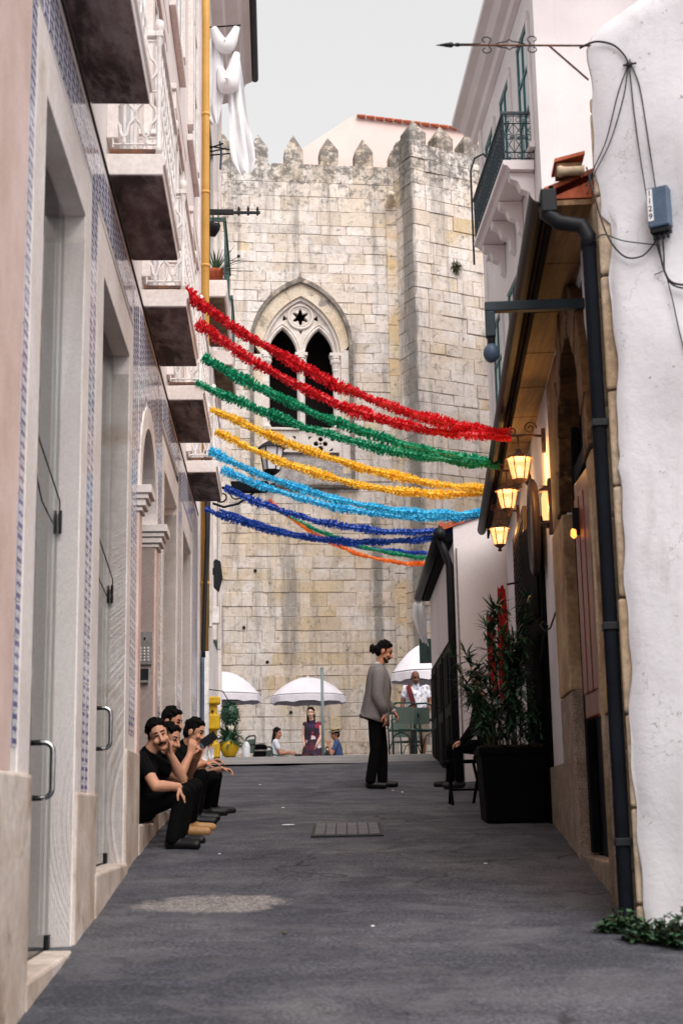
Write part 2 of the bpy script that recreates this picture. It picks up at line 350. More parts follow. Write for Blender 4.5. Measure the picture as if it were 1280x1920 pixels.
def plain(name, c, rough=.7, var=.12, sc=25, spec=.35):
    return M(name, c, tuple(x*(1-var*1.6) for x in c[:3]) + (1,), sc, rough=rough, fine=var, fsc=90, spec=(.12 if rough >= .85 else spec))
m['pane'] = plain('pale_inner_shutter', srgb(206,208,212), .35, .05, 3, .4)
m['pane_dark'] = plain('dark_window_glass', srgb(46,54,60), .06, .05, 3, .7)
m['granite_grey'] = M('grey_weathered_sill', srgb(168,162,160), srgb(128,122,120), 5, rough=.9, bump=.4, bsc=18, fine=.25, fsc=30)
m['leaf_olive'] = M('olive_leaf', srgb(96,98,56), srgb(64,72,40), 9, rough=.7, fine=.1)
def tinsel(name, c):
    s = NT(name); n = s.ramp(s.noise(s.pos, 60, 3), [(.3, BW(.7)), (.7, BW(1.25))]); s.col(s.mix(1, c, n, 'MULTIPLY'))
    s.b.inputs['Roughness'].default_value = .45; s.b.inputs['Specular IOR Level'].default_value = .5
    tr = s.n('ShaderNodeBsdfTranslucent'); s.l(s.mix(1, c, n, 'MULTIPLY'), tr.inputs[0]); mx = s.n('ShaderNodeMixShader'); mx.inputs[0].default_value = .3
    s.l(s.b.outputs[0], mx.inputs[1]); s.l(tr.outputs[0], mx.inputs[2]); s.l(mx.outputs[0], s.out.inputs[0]); return s.m
m['tin_red'] = tinsel('red_tinsel', srgb(222,30,44)); m['tin_green'] = tinsel('green_tinsel', srgb(24,158,116)); m['tin_yellow'] = tinsel('yellow_tinsel', srgb(255,214,74))
m['tin_cyan'] = tinsel('light_blue_tinsel', srgb(72,204,244)); m['tin_blue'] = tinsel('dark_blue_tinsel', srgb(38,88,186)); m['tin_orange'] = tinsel('orange_tinsel', srgb(250,140,56))
m['pale_paving'] = M('worn_pale_paving', srgb(150,147,146), srgb(122,120,122), 2, rough=.85, fine=.25, fsc=60, bump=.4, bsc=40, stretch=(1,3,1))
m['iron_block'] = M('worn_iron_stud', srgb(104,104,108), srgb(84,84,88), 8, rough=.6, fine=.2)
m['iron_old'] = M('old_cast_iron', srgb(46,46,50), srgb(36,36,40), 8, rough=.7, fine=.25, fsc=60)
m['parasol_cloth'] = M('white_parasol_cloth', srgb(236,230,236), srgb(222,218,226), 3, rough=.95, fine=.03)
m['chair_green'] = plain('green_chair_frame', srgb(34,72,66), .45); m['chair_dark'] = plain('dark_chair_frame', srgb(28,40,40), .5); m['chair_weave'] = plain('green_woven_panel', srgb(122,140,130), .8, .35, 90)
m['post_grey'] = plain('grey_post_paint', srgb(118,134,136), .5)
def dress():
    s = NT('patterned_dress'); v = s.n('ShaderNodeTexVoronoi'); v.inputs['Scale'].default_value = 9; s.l(s.pos, v.inputs['Vector']); sx = s.n('ShaderNodeSeparateColor'); s.l(v.outputs['Color'], sx.inputs[0])
    s.col(s.ramp(sx.outputs[0], [(0, srgb(34,22,38)), (.38, srgb(84,18,40)), (.55, srgb(44,26,60)), (.68, srgb(150,28,60)), (.82, srgb(36,24,34)), (.93, srgb(220,196,204))]))
    for n_ in s.t.nodes:
        if n_.type == 'VALTORGB': n_.color_ramp.interpolation = 'CONSTANT'
    s.b.inputs['Roughness'].default_value = .8; return s.m
m['dress'] = dress()
m['print_shirt'] = M('white_print_shirt', srgb(224,222,228), srgb(150,150,176), 16, .5, .6, rough=.9, fine=.05, c3=srgb(150,40,60), sc3=11, lo3=.66, hi3=.68)
m['sash'] = M('dark_red_sash', srgb(120,16,28), srgb(56,14,22), 3, rough=.8, fine=.1); m['straw'] = plain('straw_hat', srgb(200,176,134), .9, .15, 60)
# ================================================================== ground
GY = [-30, 0, 6.05, 7.8, 10.7, 16.8, 21.5, 23.5, 25, 27, 31, 40, 140]
GZ = [-1.5, .15, .68, .84, 1.16, 1.635, 2.13, 2.305, 2.29, 2.15, 1.9, 1.9, 1.9]
def g(Y): return float(np.interp(Y, GY, GZ))
def build_ground():
    ys = sorted(set([round(v, 2) for v in list(np.arange(-30, 4, 2)) + list(np.arange(4, 28, .25)) + list(np.arange(28, 141, 4))]))
    xs = [-70, -30, -12, -6] + [round(v, 2) for v in np.arange(-3, 3.6, .3)] + [6, 12, 30, 70]
    # smooth the profile a little so that the street has no kinks
    zz = [sum(g(y + d) for d in (-1.2, -.8, -.4, 0, .4, .8, 1.2)) / 7 for y in ys]
    r2 = random.Random(3)
    v = [(x, y, z + (r2.uniform(-.006, .006) if abs(x) < 3.6 and y < 24 else 0)) for y, z in zip(ys, zz) for x in xs]
    n = len(xs); f = [(i*n + j, i*n + j + 1, (i+1)*n + j + 1, (i+1)*n + j) for i in range(len(ys)-1) for j in range(n-1)]
    b = MB(); b.v = v; b.f = f
    tag(b.build('street', mt('asphalt'), smooth=True), 'sloping grey asphalt lane climbing to the square', None, None, 'structure')
build_ground()

# ================================================================== tiled house on the left
PHL = math.atan(.048); PHR = -math.atan(.06)
def Lw(x, y, z):                      # facade-local (x out to the lane, y along, z up) -> world
    c, s = math.cos(PHL), math.sin(PHL); return Vector((-1.0 + x*c - y*s, x*s + y*c, z))
LH = empty('tiled_house', (-1.0, 0, 0), PHL, 'pale stone and blue tile house with stone balconies lining the left of the lane', 'house')
OPEN = [(5.84, 7.16, 4.55, .77), (7.98, 9.50, 4.53, 1.09), (10.42, 11.70, None, 1.33), (12.62, 14.30, 4.47, 1.42), (15.25, 16.78, 4.44, 1.62)]
def jamb_edges():
    out = []; 
    for (a, b_, top, sill) in OPEN: out.append((a, b_))
    return out
TOPB = 5.22
# core wall: piers and the band over the openings, set 3 cm behind the stone and tile face
w = MB(); prev = -8
for (a, b_, top, sill) in OPEN:
    w.box(-.6, -.005, prev, a, -1, 4.4); prev = b_
w.box(-.6, -.005, prev, 18.62, -1, 4.4)
w.box(-.6, -.0055, -8, 18.62, 4.85, TOPB + .1)
w.build('wall', mt('plaster_left'), LH)
# arched head of the middle doorway as a solid spandrel
a0, b0 = OPEN[2][0], OPEN[2][1]; ac, aw = (a0 + b0)/2, (b0 - a0)/2
sp = [(a0 - .01, 4.39)] + [(ac - aw*math.cos(math.pi*i/20), 3.76 + aw*math.sin(math.pi*i/20)) for i in range(21)] + [(b0 + .01, 4.39), (b0 + .01, 4.9), (a0 - .01, 4.9)]
sp[0] = (a0 - .01, 3.76); 
sp = [(a0 - .02, 3.76)] + sp[1:22] + [(b0 + .02, 3.76), (b0 + .02, 4.84), (a0 - .02, 4.84)]
MB().prism(sp, 'x', -.6, -.006).build('arch_head', mt('plaster_left'), LH)
MB().box(-.6, -.02, -8, 18.6, TOPB + .101, 14.9).build('upper_wall', mt('plaster_left'), LH)
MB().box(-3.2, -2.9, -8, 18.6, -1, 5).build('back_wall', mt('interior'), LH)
MB().box(-2.9, -.61, -8, 18.6, 4.95, 5.1).build('room_ceiling', mt('plaster_left'), LH)
# stone jambs, lintels, thresholds
JW = [(.27, .23), (.31, .23), (.2, .25), (.22, .2), (.15, .22)]
for i, (a, b_, top, sill) in enumerate(OPEN):
    jl, jr = JW[i]; zb = sill - .3
    if i != 2:
        MB().box(-.55, .002, a - jl, a + .0, zb, top + .28).build('jamb', mt('stone'), LH, bevel=.008)
        MB().box(-.55, .002, b_, b_ + jr, zb, top + .28).build('jamb', mt('stone'), LH, bevel=.008)
        MB().box(-.55, .001, a + .003, b_ - .003, top, top + .275).build('lintel', mt('stone'), LH, bevel=.006)
    else:
        for y0, y1 in ((a - jl, a), (b_, b_ + jr)):
            MB().box(-.5, .012, y0, y1, zb, 3.58).build('pilaster', mt('stone_pink'), LH, bevel=.01)
            cp = MB()
            for k, (z0, z1, pr) in enumerate(((3.58, 3.61, .02), (3.615, 3.66, .045), (3.665, 3.70, .065), (3.705, 3.765, .09))):
                cp.box(-.49, .012 + pr, y0 - pr*.7, y1 + pr*.7, z0, z1)
            cp.build('capital', mt('stone'), LH, bevel=.004)
        # archivolt ring
        av = MB(); n = 22; ro = aw + .17
        for k in range(n):
            t0, t1 = math.pi*k/n, math.pi*(k+1)/n
            q = [(ac - r*math.cos(t), 3.77 + r*math.sin(t)) for r, t in ((aw, t0), (ro, t0), (ro, t1), (aw, t1))]
            av.prism(q, 'x', -.5, .008)
        av.build('archivolt', mt('stone'), LH)
    MB().box(-.6, .025, a - .06, b_ + .05, sill - .45, sill).build('threshold', mt('stone_worn'), LH, bevel=.015)
# plinth blocks (they step up with the street)
def plinth(y0, y1, top, x=.016): 
    MB().box(-.1, x, y0, y1, g(y0) - .5, top).build('plinth', mt('stone_worn'), LH, bevel=.015)
plinth(-6, 3.2, 1.45); plinth(3.206, 5.82, 1.565, .02); plinth(7.18, 7.97, 1.515); plinth(9.52, 10.41, 1.83); plinth(11.71, 12.6, 1.9); plinth(14.32, 15.24, 2.06); plinth(16.8, 18.6, 2.2)
# the big smooth pink pier nearest the camera
MB().box(-.02, .006, 2.2, 5.40, 1.56, 5.2).build('pier', mt('stone_pink'), LH, bevel=.012)
MB().box(-.05, .01, 18.3, 18.6, 1.5, 14.9).build('corner_quoin', mt('stone'), LH, bevel=.008)
# ---- glazed tiles: strips beside the doors and the frieze over them
TS = .14
def tile_mesh():
    b = 3; e = .003; t = TS - .0025
    me = bpy.data.meshes.new('tile'); vs = [(.006, 0, 0), (.006, t, 0), (.006, t, t), (.006, 0, t), (.010, e, e), (.010, t-e, e), (.010, t-e, t-e), (.010, e, t-e)]
    fs = [(4, 5, 6, 7), (0, 1, 5, 4), (1, 2, 6, 5), (2, 3, 7, 6), (3, 0, 4, 7)]
    me.from_pydata(vs, [], fs); uv = me.uv_layers.new(name='UVMap')
    for lp in me.loops:
        p = me.vertices[lp.vertex_index].co; uv.data[lp.index].uv = (p.y / t, p.z / t)
    me.materials.append(mt('tile')); return me
TM = tile_mesh(); spots = []
def blocked(y, z):
    y1 = y + TS
    for i, (a, b_, top, sill) in enumerate(OPEN):
        jl, jr = JW[i]
        if i != 2:
            if y1 > a - jl + .01 and y < b_ + jr - .01 and z < top + .275: return True
        else:
            ctr = y + TS/2
            if z < 3.78 and y1 > a - jl and y < b_ + jr: return True
            if z >= 3.6 and (ctr - ac)**2 + (z + TS/2 - 3.77)**2 < (aw + .2)**2: return True
    return y < 5.405 and z < 5.2 and y > 2 or y < 4.9
yy = 5.43
cols = [5.43] + [7.39 + TS*k for k in range(2)]
y = 4.9
ylist = []
for (y0, y1) in ((5.42, 5.57), (7.39, 7.67), (9.73, 10.22), (11.95, 12.40), (14.5, 15.10), (17.0, 18.3)):
    n = max(1, int((y1 - y0 + .02) / TS)); ylist += [(y0 + k*TS, 'strip') for k in range(n)]
zrow = lambda r: 1.52 + r*TS
for (y0, kind) in ylist:
    for r in range(27):
        z = zrow(r)
        if z + TS > TOPB or blocked(y0, z): continue
        if z < {5: 1.56, 7: 1.51, 9: 1.82, 10: 1.82, 11: 1.9, 12: 1.9}.get(int(y0), 2.0): continue
        spots.append((y0, z))
have = set((round(a, 2), round(b, 2)) for a, b in spots)
k = 0; y = 5.57
while y < 18.25:
    inside = any(abs(y - s[0]) < TS - .01 for s in spots)
    if not inside:
        for r in range(18, 27):
            z = zrow(r)
            if z + TS <= TOPB + .01 and not blocked(y, z): spots.append((y, z))
    y += TS
# the 300 that show largest are tiles of their own, the rest one joined part
spots.sort(key=lambda s: s[0])
for (y, z) in spots[:300]:
    o = bpy.data.objects.new('tile', TM); COL.objects.link(o); o.parent = LH; o.location = (-.010, y, z)
rest = MB(); uvs = []
for (y, z) in spots[300:]:
    rest.add([(p.co.x - .010, p.co.y + y, p.co.z + z) for p in TM.vertices], [tuple(p.vertices) for p in TM.polygons])
if rest.v:
    me = bpy.data.meshes.new('tile_field'); me.from_pydata(rest.v, [], rest.f); uv = me.uv_layers.new(name='UVMap')
    src = [d.uv[:] for d in TM.uv_layers[0].data]
    for i, d in enumerate(uv.data): d.uv = src[i % len(src)]
    me.materials.append(mt('tile')); tag(link('tile_field', me, LH), kind='stuff')
# ---- dark strip that paints in the shadow line under the balconies
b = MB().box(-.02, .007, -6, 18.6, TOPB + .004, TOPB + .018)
b.build('painted_shadow_line', mt('dark_line'), LH, bevel=.004)
# ---- balconies
BAL = [(3.1, 4.6), (5.72, 7.22), (8.12, 9.50), (10.45, 11.95), (13.0, 14.6), (15.95, 17.5)]
def quatre_panel(wd, ht):
    """white cast-iron panel: gothic quatrefoil lattice in the local X-Z plane"""
    b = MB(); n = max(1, round(wd / .135)); p = wd / n; r = .011
    def bar(pts, rr=r): b.tube([(x, 0, z) for x, z in pts], rr, 5)
    for zc in (ht*.3, ht*.72):
        hh = ht*.17
        for i in range(n):
            c = p*(i + .5)
            lob = []
            for q in range(33):
                a = 2*math.pi*q/32; rad = 1 + .22*math.cos(4*a); lob.append((c + p*.40*rad*math.cos(a), zc + hh*rad*math.sin(a)))
            bar(lob, .011); bar([(c, zc + hh*1.2), (c, zc + hh*1.55)]); bar([(c, zc - hh*1.2), (c, zc - hh*1.55)])
            bar([(c - p*.28, zc + hh*1.45), (c + p*.28, zc + hh*1.45)], .006)
    for i in range(n + 1): bar([(p*i, .0), (p*i, ht)], .006)
    for z in (.02, ht*.51, ht - .02): bar([(0, z), (wd, z)], .008)
    return b
for (y0, y1) in BAL:
    sl = MB().prism([(-.02, 5.245), (.33, 5.245), (.33, 5.30), (.345, 5.315), (.345, 5.36), (.33, 5.385), (-.02, 5.385)], 'y', y0, y1).build('balcony_slab', mt('stone'), LH, bevel=.006)
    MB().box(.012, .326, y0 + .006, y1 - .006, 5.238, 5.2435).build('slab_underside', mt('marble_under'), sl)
    wd = y1 - y0 - .06
    fr = quatre_panel(wd, .74); fr.build('railing_panel', mt('white_metal'), sl, loc=(.30, y0 + .03, 5.44), rz=R(90))
    for ye in (y0 + .03, y1 - .03):
        quatre_panel(.27, .74).build('railing_panel', mt('white_metal'), sl, loc=(.02, ye, 5.44))
    hr = MB().box(.275, .325, y0 + .005, y1 - .005, 6.185, 6.225)
    hr.box(.0, .274, y0 + .005, y0 + .055, 6.185, 6.225).box(.0, .274, y1 - .055, y1 - .005, 6.185, 6.225)
    hr.build('handrail', mt('white_metal'), sl, bevel=.006)
    MB().box(.29, .312, y0 + .03, y1 - .03, 5.40, 5.425).box(.0, .289, y0 + .02, y0 + .042, 5.40, 5.425).build('bottom_rail', mt('rust'), sl)
    for (px, py) in ((.30, y0 + .03), (.30, y1 - .03)):
        MB().lathe([(.02, 0), (.02, .05), (.014, .07), (.014, .74), (.022, .76), (.022, .84), (.03, .86), (.026, .91), (.0, .93)], 10).build('post', mt('white_metal'), sl, smooth=True, loc=(px, py, 5.386))
# ---- french windows over the balconies and upper storeys
for k, (y0, y1) in enumerate(BAL):
    for (z0, z1) in ((5.5, 8.25), (9.6, 12.3)):
        fr = MB().box(-.02, .05, y0 + .02, y0 + .2, z0, z1).box(-.02, .05, y1 - .2, y1 - .02, z0, z1).box(-.02, .055, y0 + .015, y1 - .015, z1 + .003, z1 + .2)
        wn = fr.build('window_surround', mt('stone'), LH, bevel=.006)
        MB().box(-.02, .06, y0 - .02, y1 + .02, z1 + .205, z1 + .27).build('hood', mt('stone'), wn, bevel=.01)
        MB().box(-.01, .008, y0 + .203, y1 - .203, z0, z1).build('pane', mt('pane'), wn)
        sh = MB()
        for q in range(3): 
            yq = y0 + .205 + (y1 - y0 - .47)*q/2; sh.box(.010, .03, yq, yq + .06, z0 + .002, z1 - .002)
        for q in range(4):
            zq = z0 + .01 + (z1 - z0 - .08)*q/3; sh.box(.011, .026, y0 + .206, y1 - .206, zq, zq + .055)
        sh.build('window_frame', mt('white_metal'), wn)
    if k:
        s2 = MB().box(-.02, .05, y0 - .04, y1 + .04, 9.36, 9.45).build('window_ledge', mt('stone'), LH, bevel=.01)
MB().prism([(-.02, 14.6), (.2, 14.7), (.35, 14.9), (.35, 15.02), (-.6, 15.02)], 'y', -8, 18.6).build('cornice', mt('stone'), LH)
# ---- glass doors of the two near shops, fittings and handles
for i in (0, 1):
    a, b_, top, sill = OPEN[i]; xg = -.115
    d = MB().box(xg - .006, xg + .006, a + .004, b_ - .012, sill + .012, top - .02).build('glass_door', mt('glass'), LH)
    yh = a + .78 if i == 0 else a + .92
    hz = (sill + .69, sill + .98)
    MB().tube([(xg, yh, hz[0] + .02)] + [(xg + .09 - .04 + .04*math.sin(t), yh, hz[0] + .06 - .04*math.cos(t)) for t in [math.pi/2*q/5 for q in range(6)]] + [(xg + .09 - .04 + .04*math.cos(t), yh, hz[1] - .06 + .04*math.sin(t)) for t in [math.pi/2*q/5 for q in range(6)]] + [(xg, yh, hz[1] - .02)], .013, 10).build('handle', mt('steel'), d, smooth=True)
    MB().box(xg - .018, xg + .018, b_ - .075, b_ - .014, sill + .006, sill + .07).build('hinge', mt('black_metal'), d, bevel=.003)
    MB().box(xg - .018, xg + .018, a + .01, a + .07, sill + 1.72, sill + 1.84).build('lock', mt('steel'), d, bevel=.003)
    MB().box(xg - .016, xg + .016, a + .0035, a + .02, sill + .08, top - .1).build('edge_profile', mt('black_metal'), d)
    # stay cable of the transom
    MB().tube([(xg + .02, a + .25, top - 1.35), (xg + .05, b_ - .25, top - 1.62), (xg + .02, b_ - .06, top - 1.70)], .004, 6).tube([(xg + .02, b_ - .02, top - 1.62), (xg + .02, b_ - .02, top - 1.74)], .009, 6).build('door_closer', mt('black_metal'), d)
for i in (3, 4):
    a, b_, top, sill = OPEN[i]
    d = MB().box(-.36, -.31, a + .003, b_ - .003, sill + .005, top - .003).build('shop_door', mt('stone'), LH)
a, b_, top, sill = OPEN[2]
MB().box(-.46, -.42, a + .002, b_ - .002, sill + .003, 4.5).build('entrance_door', mt('wood_dark'), LH)
# ---- intercom on the arched doorway's far pier reveal
ic = empty('intercom_panel', Lw(-.075, 11.696, 2.60), PHL - R(90), 'grey metal intercom panel with push buttons and black card reader in the arched doorway', 'intercom')
MB().box(0, .022, -.105, .105, .0, .36).build('face_plate', mt('grey_metal'), ic, bevel=.004)
for r_ in range(5):
    for c_ in range(3):
        MB().lathe([(.012, 0), (.012, .006), (.009, .008)], 10, m=Matrix.Translation((.022, -.055 + .055*c_, .05 + .033*r_)) @ Matrix.Rotation(R(90), 4, 'Y')).build('button', mt('white_metal'), ic)
MB().lathe([(.016, 0), (.016, .006), (.008, .009)], 12, m=Matrix.Translation((.022, 0, .285)) @ Matrix.Rotation(R(90), 4, 'Y')).build('camera_eye', mt('black_metal'), ic)
MB().box(0, .03, -.06, .06, -.17, -.045).build('card_reader', mt('black_metal'), ic, bevel=.005)
MB().box(0, .032, -.062, .062, -.20, -.172).build('reader_base', mt('grey_metal'), ic, bevel=.003)

ic.scale = (1, .55, .75)
# ================================================================== second house on the left (yellow pipe)
H2 = empty('cream_house', (-1.0, 0, 0), PHL, 'cream plastered house with a yellow downpipe and rough stone balconies beyond the tiled house', 'house')
MB().box(-6, -.03, 18.625, 25.6, 0, 15.2).build('wall', mt('plaster_left'), H2)
MB().box(-.03, .03, 25.35, 25.62, 1.2, 15.2).build('corner_quoin', mt('stone'), H2, bevel=.01)
MB().prism([(-.03, 15.1), (.16, 15.15), (.2, 15.3), (.42, 15.38), (.5, 15.55), (.62, 15.6), (.62, 15.75), (-.5, 16.2), (-.5, 15.1)], 'y', 18.63, 25.9).build('eave', mt('plaster_left'), H2)
MB().tube([(.68, 18.63, 15.66), (.68, 25.9, 15.66)], .07, 8).build('gutter', mt('black_metal'), H2, smooth=True)
for (y0, y1) in ((20.0, 22.3), (23.3, 25.2)):
    sl = MB().prism([(-.03, 8.9), (.30, 8.9), (.32, 8.98), (.32, 9.16), (-.03, 9.16)], 'y', y0, y1).build('balcony_slab', mt('stone'), H2, bevel=.012)
    MB().box(-.02, .27, y0 + .06, y1 - .04, 8.87, 8.895).build('slab_underside', mt('rubble'), sl)
    rl = MB().box(.26, .31, y0 + .02, y1 - .02, 10.1, 10.16).box(.27, .30, y0 + .02, y1 - .02, 9.22, 9.25)
    n = int((y1 - y0) / .13)
    for k in range(n + 1):
        yk = y0 + .03 + (y1 - y0 - .08)*k/n; rl.box(.278, .292, yk, yk + .016, 9.17, 10.09)
    rl.box(0, .259, y0 + .02, y0 + .05, 10.1, 10.16)
    rl.build('railing', mt('green_old'), sl)
    wn = MB().box(-.05, .03, y0 + .3, y0 + .46, 9.2, 12).box(-.05, .03, y1 - .46, y1 - .3, 9.2, 12).box(-.05, .035, y0 + .3, y1 - .3, 12.003, 12.2).build('window_surround', mt('stone'), H2)
    MB().box(-.04, -.01, y0 + .463, y1 - .463, 9.2, 12).build('shutter', mt('green_paint'), wn)
for (y0, z0) in ((20.3, 4.2), (23.4, 4.2)):
    wn = MB().box(-.05, .03, y0, y0 + .16, z0, z0 + 3).box(-.05, .03, y0 + 1.4, y0 + 1.56, z0, z0 + 3).box(-.05, .036, y0, y0 + 1.56, z0 + 3.003, z0 + 3.2).build('window_surround', mt('stone'), H2)
    MB().box(-.04, -.01, y0 + .163, y0 + 1.397, z0, z0 + 3).build('shutter', mt('green_old'), wn)
dp = MB().tube([(.06, 18.8, 3.5), (.06, 18.8, 12.7), (.05, 18.8, 13.3)], .058, 10).build('downpipe', mt('yellow_pipe'), H2, smooth=True)
MB().tube([(.06, 18.8, 1.6), (.06, 18.8, 3.49)], .062, 10).build('pipe_foot', mt('white_metal'), dp, smooth=True)
for z in (4.4, 5.6, 6.8, 8.9, 10.0, 11.2):
    MB().tube([(.06, 18.8, z - .02), (.06, 18.8, z + .02)], .066, 10).build('pipe_collar', mt('yellow_pipe'), dp, smooth=True)
# cables and conduits running beside the pipe
def cable(name, pts, r, label, mat='cable', group=None, cat='cable', parentless=True):
    # smooth through the points
    P = [Vector(p) for p in pts]; out = []
    for i in range(len(P) - 1):
        p0 = P[max(0, i-1)]; p1 = P[i]; p2 = P[i+1]; p3 = P[min(len(P)-1, i+2)]
        for q in range(6):
            t = q/6; out.append(.5*((2*p1) + (p2-p0)*t + (2*p0-5*p1+4*p2-p3)*t*t + (3*p1-p0-3*p2+p3)*t**3))
    out.append(P[-1])
    o = MB().tube(out, r, 6).build(name, mt(mat), None, smooth=True)
    return tag(o, label, cat, group)
cable('power_cable', [Lw(.06, 18.68, 6.2), Lw(.1, 18.66, 5.2), Lw(.07, 18.67, 4.2), Lw(.05, 18.68, 3.4)], .03, 'thick black cable bundle running down left of the yellow pipe')
cable('power_cable', [Lw(.12, 18.92, 5.9), Lw(.10, 18.98, 4.9), Lw(.07, 19.1, 4.3), Lw(.05, 19.15, 3.9)], .018, 'thin black cable curving down right of the yellow pipe')
cable('conduit', [Lw(.04, 18.66, 3.4), Lw(.04, 18.66, 2.6), Lw(.04, 18.66, 1.7)], .028, 'blue grey conduit fixed to the wall left of the pipe foot', 'blue_grey_box', None, 'conduit')
cable('conduit', [Lw(.03, 19.5, 6.2), Lw(.03, 19.5, 4.0), Lw(.03, 19.5, 2.9)], .016, 'thin grey conduit on the wall above the yellow cabinet', 'grey_metal', None, 'conduit')
# floodlight arm
fa = empty('clothes_line_bracket', Lw(0, 20.0, 10.2), PHL, 'black iron bracket arm with insulators sticking out over the balcony', 'bracket')
MB().box(-.03, .42, -.03, .03, .0, .07).build('arm', mt('black_metal'), fa)
MB().box(.42, .82, -.018, .018, .01, .045).build('arm_extension', mt('black_metal'), fa)
for xx in (.5, .64, .78): MB().lathe([(.012, -.05), (.022, -.02), (.012, .0), (.022, .05), (.012, .09)], 8, (xx, 0, .03)).build('insulator', mt('black_metal'), fa)
fl = empty('floodlight', Lw(.12, 19.9, 9.95), PHL, 'round black floodlight hanging under the bracket arm', 'lamp')
MB().lathe([(.03, -.14), (.06, -.13), (.10, -.02), (.105, .05), (.085, .07), (.06, .05), (.01, .04)], 16, m=Matrix.Rotation(R(28), 4, 'X') @ Matrix.Rotation(R(12), 4, 'Y')).build('housing', mt('black_metal'), fl, smooth=True)
MB().box(-.01, .01, -.01, .01, .06, .25).build('yoke', mt('black_metal'), fl)
# spiky potted plant on the first rough balcony
def blade(b, base, d, ln, wd, droop=.5, n=5):
    d = Vector(d).normalized(); side = d.cross(Vector((0, 0, 1))); side = side.normalized() if side.length > .05 else Vector((1, 0, 0)); p = Vector(base); k = len(b.v)
    for i in range(n + 1):
        t = i / n; w_ = wd*(math.sin(math.pi*min(.98, t*.85 + .12)))
        b.v += [tuple(p - side*w_), tuple(p + side*w_)]
        d = (d + Vector((0, 0, -droop/n))).normalized(); p = p + d*(ln/n)
    b.f += [(k + 2*i, k + 2*i + 1, k + 2*i + 3, k + 2*i + 2) for i in range(n)]
pp = empty('spiky_pot_plant', Lw(.14, 20.3, 9.16), PHL, 'spiky green plant in a terracotta pot on the rough stone balcony', 'plant')
MB().lathe([(.08, 0), (.12, .2), (.135, .21), (.135, .26), (.11, .26), (.1, .22)], 14).build('pot', mt('terracotta'), pp, smooth=True)
b = MB(); r3 = random.Random(5)
for k in range(34):
    a = r3.uniform(0, 6.28); el = r3.uniform(.1, 1.4); blade(b, (0, 0, .22), (math.cos(a)*math.cos(el), math.sin(a)*math.cos(el), math.sin(el)), r3.uniform(.3, .55), .014, .5)
b.build('leaves', mt('leaf_light'), pp)
# white laundry over the lane
def cloth_strip(b, path, widths, depth=.06, seed=1, nu=12):
    rr = random.Random(seed); ph = [rr.uniform(0, 6) for _ in range(6)]; k = len(b.v); n = len(path)
    for i, (p, wd) in enumerate(zip(path, widths)):
        for j in range(nu + 1):
            u = j / nu - .5; f = depth*(math.sin(u*14 + ph[0] + i*.35) + .6*math.sin(u*23 + ph[1] - i*.5))
            b.v.append((p[0] + u*wd, p[1] + f, p[2] + .02*math.sin(u*9 + ph[2])))
    b.f += [(k + i*(nu+1) + j, k + i*(nu+1) + j + 1, k + (i+1)*(nu+1) + j + 1, k + (i+1)*(nu+1) + j) for i in range(n-1) for j in range(nu)]
def lerp_path(pts, n=14):
    P = [Vector(p) for p in pts]; out = []
    for i in range(n):
        t = i/(n-1)*(len(P)-1); k = min(int(t), len(P)-2); out.append(P[k].lerp(P[k+1], t-k))
    return out
LY = 20.4
ld = empty('hanging_cloth', (-1.6, LY, 12.4), 0, 'white cloth knotted and hanging in loops from the cream house above the lane', 'cloth')
def lc(px): return Vector(px) - Vector((-1.45, LY, 12.65))
b = MB(); cloth_strip(b, [lc((-1.72, LY, 13.55)), lc((-1.74, LY, 13.1)), lc((-1.76, LY, 12.7)), lc((-1.78, LY, 12.45)), lc((-1.7, LY, 12.15))], [.22, .34, .42, .36, .1], .05, 3); b.build('cloth_fold', mt('fabric_white'), ld, smooth=True)
b = MB(); cloth_strip(b, lerp_path([lc((-1.42, LY + .1, 13.3)), lc((-1.40, LY + .1, 12.9)), lc((-1.36, LY + .1, 12.4)), lc((-1.31, LY + .1, 11.9)), lc((-1.24, LY + .1, 11.35))], 12), [.2, .22, .24, .26, .27, .28, .29, .32, .36, .38, .36, .2], .05, 4); b.build('cloth_tail', mt('fabric_white'), ld, smooth=True)
b = MB(); loop = [lc((-1.72 + .36*t, LY - .05, 13.75 - .33*math.sin(math.pi*t))) for t in [q/13 for q in range(14)]]
b.tube(loop, [.05 + .07*math.sin(math.pi*q/13) for q in range(14)], 10)
loop = [lc((-1.62 + .26*t, LY - .06, 13.05 - .42*math.sin(math.pi*t) + .25*t)) for t in [q/13 for q in range(14)]]
b.tube(loop, [.05 + .10*math.sin(math.pi*q/13) for q in range(14)], 10); b.build('cloth_loop', mt('fabric_white'), ld, smooth=True)
MB().tube([lc((-2.0, LY, 13.78)), lc((-1.3, LY, 13.82))], .012, 6).tube([lc((-1.42, LY, 13.82)), lc((-1.42, LY, 13.0))], .008, 6).build('drying_rail', mt('black_metal'), ld)
rk = empty('drying_rack', Lw(0, 21.2, 11.8), PHL, 'small black drying rack with a peg on the cream house wall', 'rack')
b = MB()
for dy in (-.12, 0, .12): b.tube([(0, dy, 0), (.28 + dy*.4, dy*1.5, .06)], .012, 6)
b.tube([(.0, -.1, .05), (.42, .0, .02)], .012, 6); b.build('arms', mt('black_metal'), rk)
MB().tube([(.17, 0, .18), (.19, 0, .0), (.18, 0, -.3)], .02, 6).build('peg', mt('blue_grey_box'), rk)
